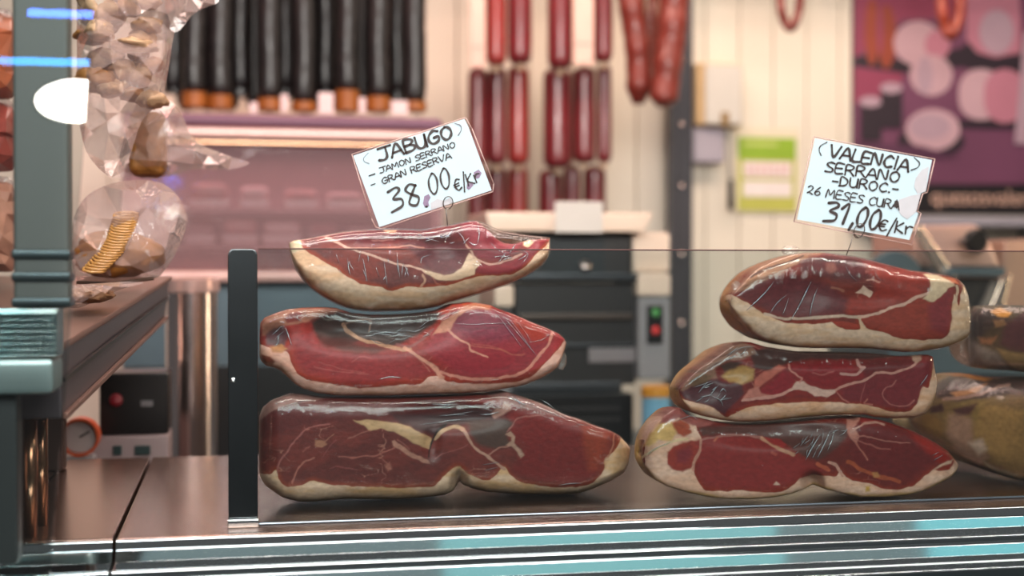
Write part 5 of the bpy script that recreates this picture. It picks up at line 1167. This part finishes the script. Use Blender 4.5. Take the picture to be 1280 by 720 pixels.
# glass pane in front of the post
yg = 1.16
gp = thing('glass_screen', 'upright clear glass pane mirroring blue tubes and a round lamp', 'glass pane', (P(40, 300, yg).x, yg, 0))
xr_ = P(116, 18, yg).x; xr2 = P(80, 420, yg).x
mb = MB(); mb.prism([(-.62, .0005), (xr2-.012, .0005), (xr2, .15), (xr_, P(116, 18, yg).z), (xr_+.006, .80), (-.62, .80)], yg, yg+.006, 'y'); mb.build('pane', GLASS, gp)
# ---- snack bags
CRISP = mat('fried_snack', (146, 92, 36), .5, var=.5, scale=60, bump=.8)
CRISP2 = mat('pale_fried_snack', (178, 140, 108), .6, var=.5, scale=90, bump=1.0)
BAGF = film_mat('snack_bag_film', 14, .5, .09, .27, 1.3, hazecol=(222, 190, 184), cap=.3)
def lump(name, c, sx, sy, sz, m, parent, sd, amp=.28, fq=3.2, flat=0.0, sub=4):
    b = bmesh.new(); bmesh.ops.create_icosphere(b, subdivisions=sub, radius=1)
    co = np.array([v.co[:] for v in b.verts])
    k = 1-amp/2+amp*fbm(co[:, 0]*fq+co[:, 1]*1.7+sd*3.1, co[:, 2]*fq+co[:, 1]*2.3+sd, sd, 4)
    for v, kk, q in zip(b.verts, k, co):
        z = max(q[2]*kk, -1+flat)
        v.co = Vector((c[0]+q[0]*kk*sx, c[1]+q[1]*kk*sy, c[2]+z*sz))
    me = bpy.data.meshes.new(name); b.to_mesh(me); b.free()
    return link(name, me, m, parent, True)
from mathutils.geometry import delaunay_2d_cdt
def outline_bag(name, pts, y, th, m, parent, sd, wav=.006, cell=9.0):
    """creased pillow-shaped bag whose outline is pts (pixels), thickness th"""
    p = smooth_curve(pts+[pts[0]], 3)[:-1]; n = len(p); rj = random.Random(sd)
    lo, hi = p.min(0), p.max(0); px = min((hi-lo).min()/4.5, cell*1.0+max(0, (hi-lo).min()/12))
    tp = [tuple(q) for q in p]; inner = []
    yy = lo[1]
    while yy < hi[1]:
        xx = lo[0]
        while xx < hi[0]:
            q = (xx+rj.uniform(-.48, .48)*px, yy+rj.uniform(-.48, .48)*px)
            if inside(np.array(q[0]), np.array(q[1]), tp) and float(seg_dist(np.array(q[0]), np.array(q[1]), tp+[tp[0]])[0]) > px*.35: inner.append(q)
            xx += px
        yy += px
    vs, es, fs, _, _, _ = delaunay_2d_cdt([Vector(q) for q in tp+inner], [], [list(range(n))], 1, 1e-4)
    V2 = np.array([q[:] for q in vs]); d = seg_dist(V2[:, 0], V2[:, 1], tp+[tp[0]])[0]
    half = max(4.0, d.max()); h = th*np.sqrt(np.clip(1-(1-np.clip(d/half, 0, 1))**2.2, 0, 1))
    edge = d < .05; b = bmesh.new(); side_ = []
    for s_ in (-1, 1):
        j = np.array([rj.uniform(-1, 1) for _ in range(len(V2))])*wav
        j = j+(np.abs(fbm(V2[:, 0]/30, V2[:, 1]/38, sd+s_+3, 2)-.5)*2-.3)*wav*2
        j = np.where(edge, 0, j)
        hh = np.maximum(h+j, np.where(edge, 0, .0012))
        pos = at(V2[:, 0], V2[:, 1], y+s_*hh)
        side_.append([b.verts.new(Vector(x)) if (s_ == -1 or not e_) else side_[0][k] for k, (x, e_) in enumerate(zip(pos, edge))])
        for f in fs:
            try: b.faces.new([side_[-1][k] for k in f])
            except ValueError: pass
    bmesh.ops.recalc_face_normals(b, faces=b.faces)
    me = bpy.data.meshes.new(name); b.to_mesh(me); b.free()
    return link(name, me, m, parent, False)
def shelf_z(pt):
    t = (pt.y-A0.y)/(B0.y-A0.y); return A0.z+(B0.z-A0.z)*t
# lowest bag on the shelf: golden ridged crackling
yb = 1.72
g1 = thing('snack_bag', 'clear bag of golden ridged pork crackling resting on the sloping shelf', 'snack bag', tuple(P(150, 352, yb)), 'clear snack bags piled on the sloping shelf')
def spx(u0, u1, y): return abs(P(u1, 300, y).x-P(u0, 300, y).x)
ct = P(150, 319, yb); lump('crackling', ct, spx(92, 206, yb)/2, .045, spx(0, 62, yb)/2, CRISP, g1, 4, .5, 2.6)
mb = MB(); pts = []
for k in range(150):
    t = k/149; u = 158-36*t*t-4*t; v = 268+70*t; c = P(u, v, yb-.038)
    a_ = k/149*2*PI*21; pts.append(c+Vector((.014*math.cos(a_), -.012+.006*math.sin(a_), .003*math.sin(a_))))
mb.tube(pts, .0020, 6); mb.build('ridged_curl', mat('pale_curl', (170, 120, 62), .35, var=.2, scale=60, coat=.4), g1, True)
outline_bag('bag_film', [(92, 350), (88, 300), (96, 262), (118, 238), (156, 226), (200, 228), (226, 250), (234, 278), (222, 312), (206, 338), (190, 349), (140, 355)], yb, .055, BAGF, g1, 5)
MB().tube([P(96, 353, yb-.02), P(140, 355, yb-.03), P(192, 348, yb-.02)], .0022, 8).build('dark_seam', mat('dark_seam', (60, 40, 30), .5), g1, True)
# bag lying behind it on the shelf's near end
g2 = thing('snack_bag', 'clear bag of brown crumbs lying low at the near end of the sloping shelf', 'snack bag', tuple(P(112, 405, 1.52)), 'clear snack bags piled on the sloping shelf')
ct = P(110, 369, 1.52); lump('crumbs', ct, spx(82, 148, 1.52)/2, .04, spx(0, 22, 1.52)/2, mat('brown_crumbs', (140, 98, 66), .5, var=.6, scale=120, bump=.8), g2, 9, .4, 5)
outline_bag('bag_film', [(82, 384), (80, 368), (92, 357), (126, 354), (160, 352), (178, 354), (150, 362), (120, 376), (98, 385)], 1.52, .05, BAGF, g2, 11)
# middle bag with pale granular block and a pulled-out tail
yc = 1.82
g3 = thing('snack_bag', 'clear bag with a coarse golden block and a pulled tail, above the ridged crackling', 'snack bag', tuple(P(190, 224, yc)), 'clear snack bags piled on the sloping shelf')
lo, hi = pbox(160, 138, 207, 219, yc-.03, .06)
b_ = MB().box(lo, hi, .012, seg=3); bmesh.ops.subdivide_edges(b_.b, edges=list(b_.b.edges), cuts=6, use_grid_fill=True)
for v in b_.b.verts: v.co += Vector((.5, .5, .5))*0 + v.co.normalized()*(.010*(float(fbm(np.array(v.co.x*90), np.array(v.co.z*90+v.co.y*50), 2, 3))-.5))
b_.build('coarse_block', mat('golden_block', (140, 90, 36), .6, var=.6, scale=90, bump=1.0), g3, True)
outline_bag('bag_film', [(150, 221), (150, 190), (166, 140), (180, 118), (204, 120), (226, 140), (244, 176), (290, 196), (312, 204), (286, 212), (240, 212), (212, 221)], yc, .045, BAGF, g3, 17, wav=.012)
# top bag, big and pale, knotted at the top right
ye = 1.66
g4 = thing('snack_bag', 'big clear bag of pale fried rinds, topmost of the pile, its mouth twisted shut', 'snack bag', tuple(P(150, 200, ye)), 'clear snack bags piled on the sloping shelf')
rr_ = random.Random(5)
for i in range(26):
    v = -30+i*6.2; u = 150+rr_.uniform(-38, 42)
    lump('fried_rind', P(u, v, ye+rr_.uniform(-.025, .03)), spx(0, rr_.uniform(15, 30), ye), .026, spx(0, rr_.uniform(9, 17), ye), CRISP2 if i % 3 else CRISP, g4, 31+i, .9, 3.4, sub=3)
outline_bag('bag_film', [(98, 150), (96, 60), (102, -40), (150, -70), (210, -50), (232, -10), (218, 40), (210, 90), (202, 124), (178, 150), (164, 190), (152, 221), (132, 218), (108, 190)], ye, .055, BAGF, g4, 23, wav=.012)
outline_bag('twisted_mouth', [(214, -20), (232, -34), (262, -10), (274, 2), (250, 12), (238, 22), (222, 40), (212, 34), (220, 12)], ye-.01, .022, BAGF, g4, 27, wav=.008)
# sliver of red packets at the far left
RP = mat('red_packet', (150, 62, 52), .3, var=.5, scale=40, coat=.5)
for i, (v0, v1, m, lab) in enumerate([(20, 124, mat('orange_red_packet', (166, 84, 52), .3, var=.5, scale=40, coat=.5), 'orange-red packet, uppermost at the left edge of the picture'), (132, 215, RP, 'dark red packet between the two packets at the left edge'), (230, 340, mat('pale_red_packet', (176, 120, 100), .3, var=.5, scale=40, coat=.5), 'pale pink packet, lowest at the left edge of the picture')]):
    t = thing('snack_packet', lab, 'packet', tuple(P(-10, v1, 1.85)), 'packets stacked at the left edge')
    outline_bag('wrapper', [(-50, v0), (0, v0-4), (20, v0+8), (24, (v0+v1)/2), (20, v1-6), (0, v1), (-50, v1)], 1.85, .04, m, t, 50+i)
    outline_bag('sealed_edge', [(-40, v0+6), (-36, v0-8), (10, v0-9), (14, v0+5)], 1.85, .006, BAGF, t, 60+i)
# ---- black scale console and round dial under the shelf
y = 2.12
sc_ = thing('weighing_scale', 'black weighing scale with red light and pale key strip under the sloping shelf', 'scale', tuple(P(168, 572, y)))
lo, hi = pbox(124, 466, 211, 544, y, .1); MB().box((lo[0], lo[1], lo[2]), hi, .004).build('console', BLACK, sc_, 'auto')
lo, hi = pbox(112, 545, 211, 576, y-.012, .11); MB().box((lo[0], lo[1], -.2495), hi, .004).build('key_strip', mat('key_strip_grey', (150, 132, 132), .4), sc_, 'auto')
for u0, u1 in ((141, 152), (168, 188)):
    lo, hi = pbox(u0, 557, u1, 569, y-.016, .004); MB().box(lo, hi, .001).build('key', mat('key_green', (48, 62, 62), .3), sc_)
p = P(145, 500, y); MB().lathe([(0, -.004), (.009, -.003), (.010, 0)], p, 20, 'y').build('red_light', mat('red_light', (130, 34, 44), .4), sc_, True)
lo, hi = pbox(176, 501, 191, 508, y-.003, .003); MB().box(lo, hi).build('small_label', mat('label_grey', (110, 106, 108), .4), sc_)
dl = thing('round_dial', 'round grey dial with an orange rim beside the black scale', 'dial', tuple(P(100, 575, 2.05)))
c = P(100, 546, 2.05); r = spx(75, 125, 2.05)/2
MB().lathe([(r*.84, .0), (r*.86, -.010), (r*1.0, -.010), (r*1.0, .02), (r*.84, .02)], c, 48, 'y').build('orange_rim', mat('orange_rim', (190, 84, 50), .35, var=.1), dl, 'auto')
MB().lathe([(0, -.002), (r*.83, -.002), (r*.83, .018), (0, .018)], c, 48, 'y').build('face', mat('dial_face', (170, 156, 152), .5), dl, 'auto')
MB().tube([c+Vector((0, -.005, 0)), c+Vector((r*.5, -.005, r*.3))], .0012, 6).build('hand', DARK, dl)
MB().box((c.x-.02, 2.05-.008, -.2495), (c.x+.02, 2.05+.03, c.z-r*1.005), .003).build('stand', GREYE, dl)
# ------------------------------------------------------------------ light
W = bpy.data.worlds.new('world'); S.world = W; W.use_nodes = True
W.node_tree.nodes['Background'].inputs[0].default_value = L4((166, 164, 164)); W.node_tree.nodes['Background'].inputs[1].default_value = .32
def area(name, loc, tgt, sx, sy, power, col, shape='RECTANGLE'):
    l = bpy.data.lights.new(name, 'AREA'); l.shape = shape; l.size = sx; l.size_y = sy; l.energy = power
    l.color = tuple(float(x) for x in lin(col)); o = bpy.data.objects.new(name, l); COL.objects.link(o)
    o.location = loc; o.rotation_euler = (Vector(tgt)-Vector(loc)).to_track_quat('-Z', 'Y').to_euler(); return o
area('counter_strip_lamp', (.45, 1.13, .97), (.45, 1.47, .12), 2.0, .06, 16.0, (255, 246, 236))
area('rail_sheen_light_teal', (.45, .955, .985), (.45, 1.01, 0), 2.4, .17, .36, (170, 214, 216))  # unseen light added for the rail slopes to reflect teal
area('rail_sheen_light_cyan', (.66, .955, .98), (.66, 1.01, 0), .62, .15, .14, (130, 240, 240))  # this and the next: unseen, added for brighter cyan stretches on the rails
area('rail_sheen_light_cyan', (1.5, .955, .98), (1.5, 1.01, 0), .5, .15, .16, (100, 232, 240))
area('clamp_sheen_light', (-.6, 1.19, .98), (-.6, 1.19, 0), .6, .2, 1.3, (110, 236, 240))  # unseen light added so the clamp ribs shine cyan
area('aisle_fill', (.2, -1.0, 1.35), (.3, 1.5, .1), 2.4, .9, 120, (255, 250, 244))  # unseen fill light added to brighten the ham faces from the front
area('drum_streak_light', (2.5, 1.9, .35), (-.3, 2.3, .2), .09, 1.0, 9, (255, 226, 190))  # this and the next: unseen strips added to streak the chrome drum
area('drum_streak_light', (-1.7, .9, .35), (-.3, 2.3, .2), .07, 1.0, 3.0, (255, 196, 170))
area('back_lamp_warm', (1.5, 3.0, 1.7), (1.4, 4.2, .5), 2.4, .3, 25, (255, 234, 212))
area('back_lamp_pink', (-.25, 2.9, 1.6), (-.2, 4.0, .2), 1.2, .3, 14, (255, 176, 164))
area('stall_ceiling_lamp', (.6, 2.5, 1.85), (.6, 2.6, 0), 2.4, .5, 36, (255, 218, 206))
area('fridge_fill', (P(355, 190, 3.3).x, 3.3, P(355, 188, 3.3).z), (P(355, 190, 3.3).x, 3.38, -.2), .8, .06, 1.6, (255, 186, 186))  # added to brighten the case interior pink, no fixture seen
def tube_reflection(name, u0, v0, u1, v1, yv, yp, th, rad, col, shape='RECTANGLE'):
    a, b = P(u0, v0, yv), P(u1, v1, yv)
    a.y = 2*yp-a.y; b.y = 2*yp-b.y
    c = (a+b)/2; L = (b-a).length
    pw = rad*PI*L*th
    l = bpy.data.lights.new(name, 'AREA'); l.shape = shape; l.size = L; l.size_y = th; l.energy = pw
    l.color = tuple(float(x) for x in lin(col)); o = bpy.data.objects.new(name, l); COL.objects.link(o)
    x = (b-a).normalized(); z = Vector((0, -1, 0)); yv_ = z.cross(x).normalized(); z = x.cross(yv_)
    M = Matrix((x, yv_, z)).transposed().to_4x4(); M.translation = c; o.matrix_world = M
    return o
S.view_settings.view_transform = 'Standard'; S.view_settings.look = 'None'
S.view_settings.gamma = 1.0; S.view_settings.use_curve_mapping = False
S.view_settings.exposure = 0.0
S.cycles.use_denoising = True
S.cycles.max_bounces = 10; S.cycles.transparent_max_bounces = 24; S.cycles.caustics_reflective = False; S.cycles.caustics_refractive = False
S.cycles.sample_clamp_indirect = 6
YG = 1.16
tube_reflection('blue_tube_upper', 34, 15, 190, 20, 2.1, YG, .011, 50, (70, 120, 255))
tube_reflection('blue_tube_lower', -120, 72, 190, 80, 2.1, YG, .011, 30, (50, 160, 255))
tube_reflection('round_lamp', 43, 126, 150, 126, 2.1, YG, .064, 60, (255, 246, 236), 'ELLIPSE')
